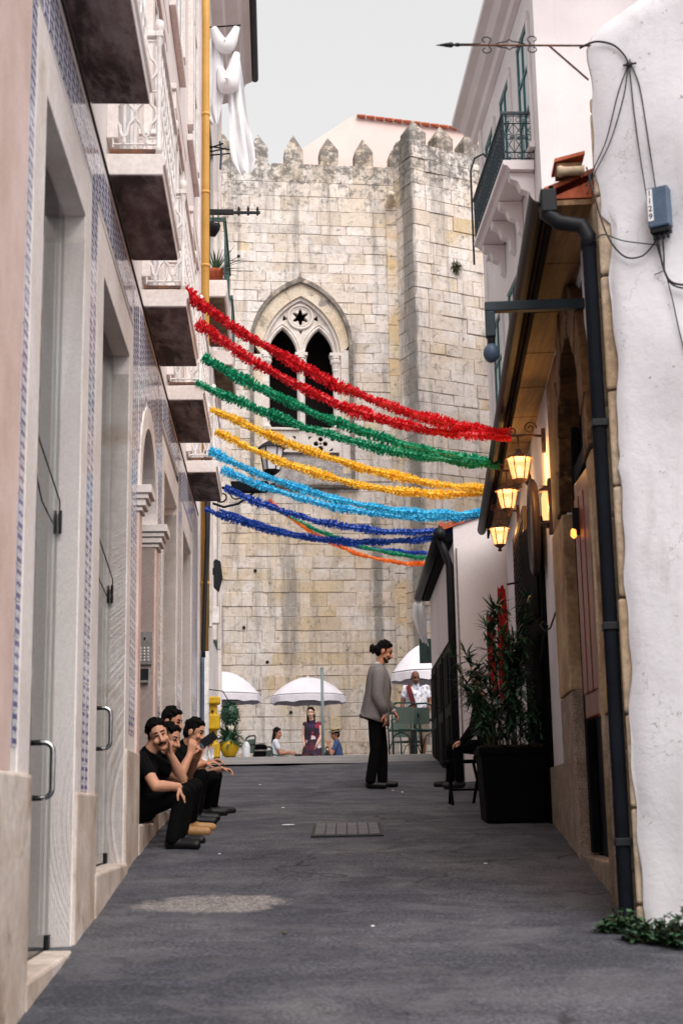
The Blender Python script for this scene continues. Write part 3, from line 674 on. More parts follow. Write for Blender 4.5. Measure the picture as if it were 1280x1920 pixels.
# lantern on a scrolled bracket
ln = empty('street_lantern', Lw(0, 22.0, 6.3), PHL, 'grey glass street lantern on a scrolled black iron bracket over the lane', 'street lamp')
b = MB().box(-.03, .02, -.06, .06, -.12, .2)
def spiral(c, r0, r1, a0, turns, n=26, flip=1):
    return [(c[0] + flip*(r0 + (r1-r0)*i/n)*math.cos(a0 + 2*math.pi*turns*i/n), c[1], c[2] + (r0 + (r1-r0)*i/n)*math.sin(a0 + 2*math.pi*turns*i/n)) for i in range(n + 1)]
b.tube([(0, 0, .13), (.3, 0, .15), (.9, 0, .16), (1.0, 0, .2)], .022, 8)
b.tube([(0, 0, -.1), (.2, 0, -.17), (.42, 0, -.12), (.62, 0, .02), (.78, 0, .14)], .02, 8)
b.tube(spiral((.17, 0, .0), .15, .02, 0, 1.6), .014, 6); b.tube(spiral((.40, 0, .03), .1, .015, 2, 1.4), .012, 6); b.tube(spiral((1.02, 0, .12), .09, .02, 1.5, 1.3), .012, 6)
b.build('bracket', mt('black_metal'), ln, smooth=True)
MB().prism([(.36, .06), (.86, .06), (.92, .10), (.92, .2), (.88, .24), (.3, .24)], 'y', -.07, .07).build('gear_box', mt('navy_paint'), ln, bevel=.02)
def lantern(parent, c, rt, rb, h, glassmat, metal, cap=.1):
    """six-sided lantern; c is the middle of the base of the glass"""
    n = 6; cx, cy, cz = c
    gl = MB()
    for j in range(n):
        a0, a1 = 2*math.pi*j/n, 2*math.pi*(j+1)/n; k = len(gl.v)
        gl.v += [(cx + rb*.96*math.cos(a0), cy + rb*.96*math.sin(a0), cz), (cx + rb*.96*math.cos(a1), cy + rb*.96*math.sin(a1), cz), (cx + rt*.96*math.cos(a1), cy + rt*.96*math.sin(a1), cz + h), (cx + rt*.96*math.cos(a0), cy + rt*.96*math.sin(a0), cz + h)]
        gl.f.append((k, k+1, k+2, k+3))
    gl.build('glass', mt(glassmat), parent)
    fr = MB()
    for j in range(n):
        a = 2*math.pi*j/n; fr.tube([(cx + rb*math.cos(a), cy + rb*math.sin(a), cz), (cx + rt*math.cos(a), cy + rt*math.sin(a), cz + h)], rt*.06, 5)
    fr.build('frame', mt(metal), parent)
    MB().lathe([(rt*1.22, 0), (rt*1.15, cap*.12), (rt*.75, cap*.5), (rt*.3, cap*.8), (rt*.24, cap*1.2), (rt*.12, cap*1.3)], 6, (cx, cy, cz + h)).build('cap', mt(metal), parent)
    MB().lathe([(rb*.25, -h*.42), (rb*.4, -h*.34), (rb*.22, -h*.24), (rb*.9, -h*.08), (rb*1.08, 0)], 10, (cx, cy, cz)).build('base', mt(metal), parent)
lantern(ln, (.96, 0, .42), .19, .13, .36, 'milk_glass', 'black_metal', .16)
# black wall speaker below and small white box
sp_ = empty('wall_speaker', Lw(.02, 22.0, 4.95), PHL, 'black horn speaker hanging on the cream house corner', 'speaker')
MB().prism([(.02, -.1), (.10, -.18), (.16, .05), (.13, .3), (.05, .34), (.02, .3)], 'y', -.07, .07).build('body', mt('black_metal'), sp_, bevel=.01)
MB().box(-.05, .06, -.04, .04, .1, .2).build('wall_mount', mt('black_metal'), sp_)
wb = MB().box(-.03, .12, -.1, .1, 0, .26).build('junction_box', mt('white_metal'), None, bevel=.01); wb.location = Lw(0, 22.2, 4.3); wb.rotation_euler.z = PHL
tag(wb, 'small white junction box under the black wall speaker', 'junction box')
# yellow cabinet by the pipe
yc = empty('yellow_hose_cabinet', Lw(0, 19.4, g(19.4)), PHL, 'bright yellow post with square boxes fixed beside the pipe foot', 'post')
z0 = 2.12 - g(19.4)
MB().box(.10, .20, -.05, .05, z0, z0 + .82).build('post', mt('yellow'), yc, bevel=.01)
for zz, hh, ww in ((.0, .2, .14), (.38, .2, .14), (.72, .1, .1)):
    MB().box(.02, .24, -.12, .12, z0 + zz, z0 + zz + hh).build('box', mt('yellow'), yc, bevel=.02)
for zz in (.14, .3, .5, .62): MB().lathe([(.02, 0), (.02, .012)], 8, m=Matrix.Translation((.14, -.05, z0 + zz)) @ Matrix.Rotation(R(90), 4, 'X')).build('bolt', mt('black_metal'), yc)
for q in range(3): MB().box(.03, .1, -.128, -.1, z0 + .58 + q*.05, z0 + .605 + q*.05).build('slot', mt('black_metal'), yc)
MB().box(.0, .1, -.03, .03, z0 + .25, z0 + .4).build('bracket', mt('black_metal'), yc)
gh = empty('hanging_basket', Lw(.34, 20.4, 2.78), PHL, 'dark green bushy ball hanging right of the yellow post', 'plant')
b = MB()
for k in range(260):
    v = Vector((r3.gauss(0, 1), r3.gauss(0, 1), r3.gauss(0, 1))).normalized()*r3.uniform(.11, .19); blade(b, v*.85, v, .06, .018, .3, 2)
b.ell((0, 0, 0), (.13, .13, .15)); b.build('leaves', mt('leaf'), gh)
MB().tube([(0, 0, .15), (-.1, 0, .32), (-.33, 0, .35)], .008, 6).build('hook', mt('black_metal'), gh)
ypl = empty('yellow_pot_plant', (-1.95, 24.2, 2.02), PHL, 'green plant in a yellow bowl pot at the cream house corner', 'plant')
MB().lathe([(.06, .0), (.11, .05), (.17, .16), (.18, .26), (.165, .27), (.15, .22)], 14, (0, 0, .28)).build('pot', mt('yellow'), ypl, smooth=True)
MB().lathe([(.12, 0), (.03, .04), (.03, .27), (.08, .29)], 10).build('stand', mt('black_metal'), ypl)
b = MB()
for k in range(150):
    a = r3.uniform(0, 6.28); el = r3.uniform(-.2, 1.5); blade(b, (.08*math.cos(a), .08*math.sin(a), .52 + r3.uniform(0, .15)), (math.cos(a)*math.cos(el), math.sin(a)*math.cos(el), math.sin(el)), r3.uniform(.15, .32), .02, .8, 3)
b.build('leaves', mt('leaf'), ypl)

# ================================================================== low white house on the right
def Rw(x, y, z):                      # local: x into the house, y along the lane
    c, s = math.cos(PHR), math.sin(PHR); return Vector((1.0 + x*c - y*s, x*s + y*c, z))
RH = empty('low_white_house', (1.0, 0, 0), PHR, 'low white house with a dark eave, arched stone doorway and lit lanterns on the right', 'house')
EZ = 4.74; D0, D1 = 8.25, 9.85            # arched doorway
MB().box(0, .45, D1, 17.55, .5, 4.95).build('wall', mt('whitewash'), RH)
MB().box(0, .45, 7.62, D0, .2, 4.95).build('wall', mt('whitewash'), RH)
MB().box(.02, .44, D0 - .002, D1 + .002, 4.62, 4.95).build('wall', mt('whitewash'), RH)
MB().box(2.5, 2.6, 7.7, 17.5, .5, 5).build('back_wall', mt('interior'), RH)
# doorway stonework: near and far jambs in courses, stained arch above
def jamb_course(y0, y1, zs, proud, mat_):
    for k in range(len(zs) - 1):
        MB().box(-proud - .006*(k % 2), .42, y0, y1, zs[k] + .004, zs[k+1] - .004).build('jamb_stone', mt(mat_ if k else 'granite'), RH, bevel=.012)
jamb_course(D1 - .02, D1 + .85, [.6, 2.18, 3.42], .035, 'ochre_stone')
jamb_course(D0 - .3, D0, [.3, 1.9, 3.42], .03, 'ochre_stone')
n = 12; yc_ = (D0 + D1)/2; hw = (D1 - D0)/2 - .01
for k in range(n):
    t0, t1 = math.pi*k/n, math.pi*(k+1)/n
    q = [(yc_ - r_*math.cos(t)*(1 if r_ < hw + .1 else 1), 3.43 + r_*1.28*math.sin(t)) for r_, t in ((hw, t0), (hw + .26, t0), (hw + .26, t1), (hw, t1))]
    MB().prism(q, 'x', -.045 - .008*(k % 2), .42).build('arch_stone', mt('burnt_stone'), RH, bevel=.012)
MB().box(-.03, .40, D1 + .02, D1 + .82, 3.43, 4.6).build('stained_panel', mt('burnt_stone'), RH)
MB().box(.10, .16, D0, D1, 1.0, 4.6).build('door_recess', mt('navy_paint'), RH)
# dark frame, red wooden leaf and its panels
dr = MB().box(.04, .097, D1 - .16, D1 - .024, 1.1, 4.3).box(.04, .097, D0 + .004, D0 + .1, 1.1, 4.3).box(.045, .092, D0 + .1, D1 - .16, 3.6, 3.72).build('door_frame', mt('navy_paint'), RH, bevel=.008)
lf_ = MB().box(.0, .05, -.0, .66, 1.95, 3.5).build('door_leaf', mt('wood_red'), RH, bevel=.008); lf_.location = (.03, 8.62, 0); lf_.rotation_euler.z = R(3)
for q in range(3):
    MB().box(-.014, -.002, .05 + q*.2, .21 + q*.2, 2.1, 3.38).build('panel', mt('wood_red'), lf_, bevel=.012)
MB().lathe([(.008, 0), (.02, .015), (.018, .05), (.006, .065)], 10, (-.05, .45, 3.1)).build('bulb', mt('bulb_and_gap_glow'), lf_, smooth=True)
MB().box(-.055, -.016, .44, .46, 3.12, 3.3).build('bulb_holder', mt('black_metal'), lf_)
MB().box(.085, .097, D0 + .5, D0 + .56, 1.12, 1.94).build('painted_gap_glow', mt('bulb_and_gap_glow'), RH)  # glowing strip painted in for the orange line of light on the door
MB().box(-.012, .45, D0 + .003, D1 - .03, g(9) - .2, 1.08).build('threshold', mt('granite'), RH, bevel=.01)
MB().box(-.03, .1, D1 + .86, 17.3, .6, 1.72).build('plinth', mt('granite'), RH, bevel=.01)
# rough stone quoins at the near corner and pipes beside them
for k in range(7):
    z0 = .45 + k*.62
    MB().box(-.008 - .006*(k % 2), .3, 7.50, 7.80, z0 + .005, z0 + .61).build('quoin', mt('quoin'), RH, bevel=.02)
dp = MB().box(-.085, -.012, 7.40, 7.475, .75, 4.45).build('downpipe', mt('navy_paint'), RH, bevel=.02)
MB().tube([(-.05, 7.44, 4.43), (-.05, 7.44, 4.5), (-.08, 7.45, 4.57), (-.20, 7.47, 4.60), (-.26, 7.49, 4.66), (-.27, 7.5, 4.74)], .045, 10).build('pipe_bend', mt('black_metal'), dp, smooth=True)
for z in (1.2, 2.3, 3.4): MB().box(-.09, .0, 7.392, 7.483, z, z + .04).build('pipe_clip', mt('black_metal'), dp, bevel=.004)
MB().tube([(-.03, 8.05, .85), (-.03, 8.05, 3.2)], .02, 8).build('thin_pipe', mt('quoin'), RH, smooth=True)
# eave: soffit boards, rafters' fascia, gutter, first rows of roof tiles
E0, E1 = 7.5, 17.3
nb = 22
for k in range(nb):
    ya, yb = E0 + (E1 - E0)*k/nb, E0 + (E1 - E0)*(k+1)/nb
    MB().box(-.22, .1, ya + .003, yb - .003, 4.72 + .003*(k % 2), 4.75).build('soffit_board', mt('soffit'), RH)
MB().box(-.245, -.221, E0, E1, 4.66, 4.84).build('fascia', mt('black_paint'), RH)
gt = MB(); pr = [(-.25 - .055 + .055*math.cos(a), 4.78 - .065*math.sin(a)) for a in [math.pi*q/8 for q in range(9)]]
for q in range(8):
    gt.prism([pr[q], pr[q+1], (pr[q+1][0]*1.0, pr[q+1][1] + .008), (pr[q][0], pr[q][1] + .008)], 'y', E0 - .05, E1 + .05)
gt.build('gutter', mt('black_metal'), RH, smooth=False)
MB().box(-.30, -.21, E0 - .06, E0 + .06, 4.66, 4.80).build('gutter_box', mt('black_metal'), RH, bevel=.01)
for k in range(46):
    for r_ in range(3):
        x0 = -.27 + r_*.36; z0 = 4.80 + r_*.15
        tm_ = MB(); n = 6
        for q in range(n):
            a0, a1 = math.pi*q/n, math.pi*(q+1)/n; y = E0 + .1 + k*.212
            tm_.add([(x0, y + .1*math.cos(a0), z0 + .06*math.sin(a0)), (x0, y + .1*math.cos(a1), z0 + .06*math.sin(a1)), (x0 + .42, y + .085*math.cos(a1), z0 + .17 + .05*math.sin(a1)), (x0 + .42, y + .085*math.cos(a0), z0 + .17 + .05*math.sin(a0))], [(0, 1, 2, 3)])
        tm_.build('roof_tile', mt('terracotta'), RH)
MB().prism([(-.25, 4.76), (3.2, 6.2), (3.2, 6.1), (0, 4.76)], 'y', E0, E1).build('roof', mt('terracotta'), RH)
# far doorway, shutter, medallion and ironwork
MB().box(-.02, .2, 11.95, 14.2, 1.2, 3.36).build('dark_doorway', mt('black_paint'), RH)
dl = MB().box(0, .05, 0, .9, 1.25, 3.85).build('door_leaf', mt('black_paint'), RH, bevel=.006); dl.location = (-.03, 12.0, 0); dl.rotation_euler.z = R(7)
for q in range(3): MB().box(-.018, -.002, .1, .8, 1.4 + q*.8, 2.05 + q*.8).build('panel', mt('black_paint'), dl, bevel=.01)
sh = MB().box(-.06, -.02, 13.5, 15.3, 2.75, 2.81).box(-.06, -.02, 13.5, 15.3, 4.2, 4.26).box(-.06, -.02, 13.5, 13.57, 2.8, 4.2).box(-.06, -.02, 15.23, 15.3, 2.8, 4.2).build('shutter', mt('wood_dark'), RH)
for q in range(22):
    mm = Matrix.Translation((-.04, 14.4, 2.85 + q*.063)) @ Matrix.Rotation(R(-38), 4, 'Y')
    MB().box(-.03, .03, -.82, .82, -.005, .005, mm).build('slat', mt('wood_dark'), sh)
MB().box(-.018, .0, 13.58, 15.22, 2.8, 4.2).build('shutter_back', mt('black_paint'), sh)
md = empty('oval_wall_plaque', Rw(-.05, 11.85, 3.72), PHR, 'oval carved wooden plaque on the white wall below the first lantern', 'plaque')
MB().lathe([(.0, .0), (.30, .0), (.33, .02), (.34, .05), (.30, .07), (.26, .05), (.0, .045)], 24, m=Matrix.Rotation(R(-90), 4, 'Y') @ Matrix.Diagonal((1.25, 1, 1, 1))).build('disc', mt('wood_dark'), md, smooth=True)
MB().lathe([(.05, 0), (.06, .02), (.03, .05)], 12, m=Matrix.Translation((-.03, .12, .44)) @ Matrix.Rotation(R(-90), 4, 'Y')).build('crest', mt('wood_dark'), md, smooth=True)
sc_ = empty('wall_sconce', Rw(0, 11.0, 3.72), PHR, 'small lit wall sconce beside the arched doorway stone', 'wall lamp')
MB().box(-.03, .0, -.05, .05, -.22, .22).build('back_plate', mt('rust'), sc_, bevel=.006)
MB().lathe([(.022, -.12), (.032, -.07), (.032, .07), (.022, .12)], 12, (-.05, 0, 0)).build('glass', mt('lamp_glass'), sc_, smooth=True)
MB().lathe([(.05, 0), (.05, .02), (.02, .05)], 12, (-.05, 0, .12)).lathe([(.02, -.05), (.05, -.02), (.05, 0)], 12, (-.05, 0, -.12)).build('collar', mt('rust'), sc_)
def plamp(name, loc, parent, en, col=(1, .62, .28), rad=.04):
    l = bpy.data.lights.new(name, 'POINT'); l.energy = en; l.color = col; l.shadow_soft_size = rad
    o = bpy.data.objects.new(name, l); COL.objects.link(o); o.parent = parent; o.location = loc; return o
plamp('sconce_light', (-.07, 0, .0), sc_, 4, rad=.02)
hk = empty('iron_hook', Rw(0, 11.15, 2.75), PHR, 'thin curled iron hook on the white wall right of the dark door', 'hook')
MB().tube([(0, -.05, .15), (-.05, -.05, .02), (-.09, 0, .0), (-.12, .05, .06), (-.09, .1, .09), (-.06, .06, .05), (-.10, .14, -.05), (-.12, .2, -.22)], .008, 6).build('hook', mt('black_metal'), hk, smooth=True)
for k, (yl, zl) in enumerate(((11.32, 4.02), (13.15, 4.16), (14.85, 4.13))):
    lm = empty('wall_lantern', Rw(0, yl, zl), PHR, ['nearest of the three lit iron lanterns under the eave, by the red garland', 'middle lit iron lantern under the eave, by the yellow garland', 'farthest of the three lit iron lanterns under the eave, by the blue garland'][k], 'wall lamp', 'lanterns under the eave')
    MB().box(-.03, .0, -.03, .03, .22, .42).build('wall_plate', mt('rust'), lm, bevel=.004)
    b = MB().tube([(-.01, 0, .36), (-.14, 0, .37), (-.27, 0, .37)], .011, 6).tube(spiral((-.12, 0, .43), .055, .012, 0, 1.5, 20), .007, 5).tube(spiral((-.27, 0, .41), .04, .008, 3.4, 1.3, 18), .007, 5).tube([(-.22, 0, .37), (-.22, 0, .27)], .008, 6)
    b.build('bracket', mt('rust'), lm, smooth=True)
    lantern(lm, (-.22, 0, .0), .098, .058, .17, 'lamp_glass', 'rust', .07)
    MB().ell((-.22, 0, .07), (.024, .024, .045)).build('bulb', mt('lamp_core'), lm, smooth=True)
    plamp('lantern_light', (-.22, 0, .08), lm, 36.0)
# red cloth strips in the far doorway
rc = empty('red_cloth', Rw(-.30, 13.35, 2.35), PHR, 'bright red cloth hanging in folds behind the tall plant', 'cloth')
b = MB(); cloth_strip(b, [(0, 0, 1.1), (.0, 0, .8), (0, 0, .5), (0, 0, .25), (0, 0, .02)], [.07, .10, .11, .12, .10], .02, 8); cloth_strip(b, [(-.11, .1, .85), (-.12, .1, .6), (-.11, .1, .3), (-.08, .1, .1)], [.05, .07, .08, .06], .02, 9)
b.build('folds', mt('red_cloth'), rc, smooth=True)
MB().tube([(.05, .0, 1.12), (.3, 0, 1.16)], .01, 6).build('rail', mt('black_metal'), rc)
# small globe lamp on an L-shaped bracket
gb = empty('globe_spotlight', Rw(-.1, 8.2, 4.38), PHR, 'black globe spotlight on an L shaped bracket beside the downpipe', 'lamp')
MB().box(-.5, .1, -.03, .03, -.03, .03).box(-.5, -.44, -.029, .029, -.19, -.031).build('bracket', mt('teal_iron'), gb, bevel=.005)
MB().ell((-.47, 0, -.29), (.05, .06, .06)).build('globe', mt('blue_grey_box'), gb, smooth=True)
MB().tube([(-.47, 0, -.18), (-.47, 0, -.26)], .022, 8).build('neck', mt('black_metal'), gb)

# ================================================================== rendered white house, nearest on the right
WD = Vector((.87, -.49, 0)).normalized()
WA = math.atan2(WD.y, WD.x)
WH = empty('whitewashed_wall_house', (1.437, 7.32, 0), WA, 'tall whitewashed rough wall with cables nearest the camera on the right', 'house')
def rough_wall():
    """front face of the whitewashed wall: uneven render with a rounded, worn corner and top"""
    b = MB(); nx, nz = 60, 90; W_, H0 = 6.0, 5.66; rr = random.Random(2); r4 = [(rr.uniform(.6, 3), rr.uniform(.6, 3), rr.uniform(0, 6), rr.uniform(.004, .010)) for _ in range(14)]
    for i in range(nz + 1):
        for j in range(nx + 1):
            u = (j/nx)**1.8; x = u*W_; top = 5.70 + .16*min(1, (x/.45))**.7 + .05*x
            z = .1 + (top - .1)*i/nz
            d = sum(a*math.sin(x*f1*2 + z*f2*2 + p) for f1, f2, p, a in r4)
            d *= min(1, x/.7 + .06); d -= .004
            edge = .0 if x > .12 else (.12 - x)**2*1.2
            tb = max(0, (z - top + .16)); d += tb*tb*3.2
            x2 = x + max(0, 1 - x/.12)*((.052 if 3.2 < z < 4.55 else .022 if z < 3.2 else .0) + .010*math.sin(z*3.1) + .008*math.sin(z*8.3 + 2) + .006*math.sin(z*19)) + (.005*math.sin(z*2.3 + 1) + .006*math.sin(z*7.1) if j == 0 else 0)
            b.v.append((x2, d + edge, z))
    n = nx + 1; b.f = [(i*n + j, i*n + j + 1, (i+1)*n + j + 1, (i+1)*n + j) for i in range(nz) for j in range(nx)]
    return b
rough_wall().build('wall', mt('whitewash'), WH, smooth=True)
MB().box(.06, 6, .09, 3.5, 0, 5.5).build('wall_core', mt('whitewash'), WH)
zq = .35
while zq < 5.25:
    hq = rnd.uniform(.45, .8); hq = min(hq, 5.3 - zq); x0 = -.022 + rnd.uniform(-.006, .006)
    MB().box(x0, .2, .022 + rnd.uniform(0, .012), .5, zq + .005, zq + hq - .005).build('corner_stone', mt('quoin'), WH, bevel=.015); zq += hq
# ---- fittings on the whitewashed wall (local x along the wall, y=0 its face, -y out of it)
def Ww(x, y, z):
    c, s = math.cos(WA), math.sin(WA); return Vector((1.437 + x*c - y*s, 7.32 + x*s + y*c, z))
JB = empty('junction_box', Ww(.352, 0, 4.41), WA, 'blue grey junction box lettered 1129 on the whitewashed wall', 'junction box')
MB().box(-.058, .058, -.07, .0, 0, .225).build('box', mt('blue_grey_box'), JB, bevel=.008)
MB().box(-.052, .052, -.06, -.0, -.028, -.002).build('gland_plate', mt('black_metal'), JB, bevel=.003)
MB().box(-.053, -.024, -.0725, -.0705, .035, .215).build('label_strip', mt('white_print'), JB)
def text_mesh(txt, size, mat_, name, parent, loc, rot):
    cu = bpy.data.curves.new(name, 'FONT'); cu.body = txt; cu.size = size; cu.extrude = .0006; cu.align_x = 'CENTER'; cu.align_y = 'CENTER'
    ob = bpy.data.objects.new('tmp', cu); COL.objects.link(ob)
    me = bpy.data.meshes.new_from_object(ob.evaluated_get(bpy.context.evaluated_depsgraph_get())); bpy.data.objects.remove(ob)
    me.materials.clear(); me.materials.append(mt(mat_)); o = link(name, me, parent); o.location = loc; o.rotation_euler = rot; return o
for k, ch in enumerate('1129'):
    text_mesh(ch, .045, 'black_print', 'digit', JB, (-.0385, -.0738, .192 - k*.044), (R(90), 0, 0))
for xx in (-.035, -.01, .015, .038): MB().lathe([(.009, 0), (.009, -.03), (.006, -.035)], 8, (xx, -.035, -.028)).build('gland', mt('black_metal'), JB)
def wcable(pts, r, label): return cable('wall_cable', [Ww(*p) for p in pts], r, label, group='cables on the whitewashed wall')
o_ = -.02
wcable([(-.05, .0, 5.60), (.05, o_, 5.60), (.15, o_, 5.55), (.21, o_, 5.47), (.232, o_, 5.41)], .006, 'black cable curving from the spear bracket down to the hub on the white wall')
wcable([(.235, o_, 5.40), (.245, o_, 5.1), (.27, o_, 4.75), (.30, o_, 4.45), (.335, o_, 4.25), (.36, o_, 4.15)], .0035, 'thin black cable falling left of the junction box')
wcable([(.245, o_, 5.40), (.285, o_, 5.25), (.315, o_, 4.9), (.335, o_, 4.64)], .0035, 'thin black cable from the hub into the top of the junction box')
wcable([(.225, o_, 5.40), (.16, o_, 5.25), (.08, o_, 5.0), (.0, o_, 4.85), (-.05, -.03, 4.75)], .0035, 'thin black cable slanting left from the hub to the corner, upper of two')
wcable([(.228, o_, 5.40), (.19, o_, 5.22), (.10, o_, 4.98), (.01, o_, 4.83), (-.045, -.03, 4.70)], .0035, 'thin black cable slanting left from the hub to the corner, lower of two')
wcable([(-.04, -.03, 4.86), (.01, o_, 4.6), (.06, o_, 4.42), (.14, o_, 4.30), (.23, o_, 4.28), (.29, o_, 4.32), (.335, o_, 4.38)], .005, 'black cable hanging in a deep loop from the corner to the junction box')
wcable([(-.02, -.03, 4.42), (.03, o_, 4.45), (.14, o_, 4.39), (.28, o_, 4.34), (.34, o_, 4.32)], .0035, 'thin black cable crossing flat from the downpipe to the knot')
wcable([(.33, -.035, 4.38), (.335, o_, 4.28), (.35, o_, 4.18), (.39, o_, 4.10), (.50, o_, 4.06)], .006, 'thick black cable bundle dropping from the junction box to the right')
wcable([(.36, -.035, 4.38), (.355, o_, 4.26), (.355, o_, 4.16), (.40, o_, 4.08), (.52, o_, 4.03)], .005, 'black cable of the bundle bending right under the junction box')
wcable([(.36, o_, 4.15), (.385, o_, 4.0), (.41, o_, 3.82), (.45, o_, 3.6), (.5, o_, 3.3)], .0035, 'thin black cable running down the right edge of the white wall')
hb = empty('cable_hub', Ww(.235, -.012, 5.405), WA, 'small black clamp gathering the cables high on the white wall', 'clamp')
MB().ell((0, -.01, 0), (.02, .014, .018), 6).build('knot', mt('cable'), hb)
MB().tube([(-.035, -.008, .005), (.04, -.012, -.004)], .006, 6).tube([(.005, -.01, .03), (.0, -.01, -.06)], .004, 6).build('wires', mt('cable'), hb)
nail = MB().tube([(0, 0, 0), (.06, -.02, .004)], .003, 5).build('wall_pin', mt('rust'), None); nail.location = Ww(.29, 0, 4.17); nail.rotation_euler.z = WA
tag(nail, 'thin iron pin sticking out left of the cable bundle', 'pin')
# ---- spear-shaped iron bracket
SB = empty('spear_bracket', (1.43, 7.33, 5.605), 0, 'iron spear shaped bracket with scrolls reaching over the lane', 'bracket')
b = MB().tube([(.06, 0, 0), (-.74, 0, .02)], .006, 6); b.build('rod', mt('rust'), SB)
MB().lathe([(.0015, -.09), (.012, -.03), (.016, 0), (.006, .012), (.012, .03), (.008, .05), (.006, .16)], 8, m=Matrix.Translation((-.76, 0, .021)) @ Matrix.Rotation(R(90), 4, 'Y')).build('spear_tip', mt('black_metal'), SB, smooth=True)
b = MB()
for sx, cx in ((1, -.555), (-1, -.315)):
    for sz in (1, -1):
        b.tube([(cx + sx*q[0], 0, .016 + sz*q[2]) for q in [(.0 + (.0), 0, 0)] + [(-.012 + .03*math.cos(a)*(1 - a/9), 0, .03 + .024*math.sin(a)*(1 - a/9)) for a in [q*.45 for q in range(11)]]], .0035, 5)
for sz in (1, -1):
    b.tube([(-.52, 0, .016), (-.49, 0, .016 + sz*.014), (-.45, 0, .016 + sz*.02), (-.435, 0, .016 + sz*.032), (-.42, 0, .016 + sz*.02), (-.38, 0, .016 + sz*.014), (-.345, 0, .016)], .0035, 5)
b.build('scrolls', mt('black_metal'), SB, smooth=True)
MB().tube([(-.21, 0, .004), (.0, 0, -.21)], .006, 6).build('brace', mt('rust'), SB)
# ---- clay stub pipe and broken roof tiles at the corner of the eave
st = empty('clay_pipe_stub', Rw(-.2, 7.45, 4.9), PHR, 'short clay pipe end sticking out at the house corner above the gutter', 'pipe')
MB().lathe([(.03, 0), (.034, .02), (.026, .04), (.026, .14), (.032, .15)], 12, m=Matrix.Translation((.0, 0, 0)) @ Matrix.Rotation(R(90), 4, 'Y')).build('pipe', mt('quoin'), st, smooth=True)
ct = empty('cracked_roof_tile', Rw(-.18, 7.48, 4.98), PHR, 'red clay roof tiles jutting out at the corner above the gutter', 'roof tile')
b = MB(); b.add([(-.03, -.03, .0), (.14, -.03, .04), (.14, .2, .05), (-.03, .2, .01), (-.03, -.03, -.02), (.14, -.03, .02), (.14, .2, .03), (-.03, .2, -.01)], [(0, 1, 2, 3), (4, 7, 6, 5), (0, 4, 5, 1), (1, 5, 6, 2), (2, 6, 7, 3), (3, 7, 4, 0)]); b.build('tile', mt('terracotta'), ct)
MB().box(-.02, .12, -.02, .1, -.08, -.025).build('tile_bed', mt('burnt_stone'), ct)

# ================================================================== projecting white house farther up on the right
PX0, PY0 = 1.40, 17.62
PH = empty('projecting_white_house', (PX0, PY0, g(17.6)), 0, 'white house jutting into the lane with a black gutter and dark doors', 'house')
gz = g(17.6)
MB().box(0, 5, 0, 5.2, -.5, 4.92 - gz).build('wall', mt('white_house'), PH)
MB().prism([(-.16, 4.83 - gz), (2.4, 5.7 - gz), (5, 4.83 - gz), (5, 4.9 - gz), (2.4, 5.77 - gz), (-.16, 4.9 - gz)], 'y', -.03, 5.3).build('roof', mt('terracotta'), PH)
MB().prism([(0, 4.91 - gz), (5, 4.91 - gz), (2.4, 5.69 - gz)], 'y', .002, .2).build('gable', mt('white_house'), PH)
for k in range(14):
    x0 = -.15 + k*.18; z0 = 4.905 - gz + (x0 + .16)*.34
    MB().lathe([(.03, 0), (.028, .3)], 8, m=Matrix.Translation((x0, -.05, z0)) @ Matrix.Rotation(R(-90), 4, 'X')).build('roof_tile', mt('terracotta'), PH)
MB().tube([(-.17, -.05, 4.80 - gz), (-.17, 5.35, 4.78 - gz)], .075, 10).build('gutter', mt('black_metal'), PH, smooth=True)
MB().box(-.12, -.002, -.0, 5.25, 4.70 - gz, 4.80 - gz).build('soffit', mt('black_paint'), PH)
dp2 = MB().tube([(-.17, .05, 4.76 - gz), (-.10, .08, 4.55 - gz), (-.05, .10, 4.4 - gz), (-.05, .10, .0)], .05, 10).build('downpipe', mt('black_metal'), PH, smooth=True)
MB().tube([(.03, -.03, -.2), (.03, -.03, 4.6 - gz)], .012, 6).build('conduit', mt('grey_metal'), PH)
d_ = MB().box(-.03, .1, .5, 4.9, -.2, 3.55 - gz).build('dark_door', mt('black_paint'), PH)
for k in range(3):
    y0 = .62 + k*1.42
    lf2 = MB().box(0, .05, 0, 1.05, .02, 3.45 - gz).build('door_leaf', mt('navy_paint'), PH, bevel=.008); lf2.location = (-.06, y0, 0)
    for q in range(2): MB().box(-.015, -.002, .12, .92, .15 + q*.85, .85 + q*.8).build('panel', mt('black_paint'), lf2, bevel=.01)
MB().tube([(-.14, 1.6, 1.0), (-.19, 1.6, 1.02), (-.19, 1.6, 1.14)], .012, 6).build('door_handle', mt('black_metal'), PH)
# white awning bracket behind its far corner
wa = empty('folded_awning', (1.22, 23.1, 4.35), 0, 'folded white awning at the far corner of the projecting house', 'awning')
b = MB(); cloth_strip(b, [(0, 0, .35), (.02, 0, .1), (.06, 0, -.1), (.10, 0, -.3)], [.16, .2, .16, .08], .02, 12); b.build('cloth', mt('fabric_white'), wa, smooth=True)
MB().tube([(.0, .02, .35), (.15, .02, -.35)], .012, 6).build('arm', mt('white_metal'), wa)
gbx = MB().box(-.14, .14, -.06, .06, 0, .4).build('meter_box', mt('green_old'), None, bevel=.01); gbx.location = (1.38, 23.4, 3.75)
tag(gbx, 'grey green meter box at the far corner of the projecting house', 'box')

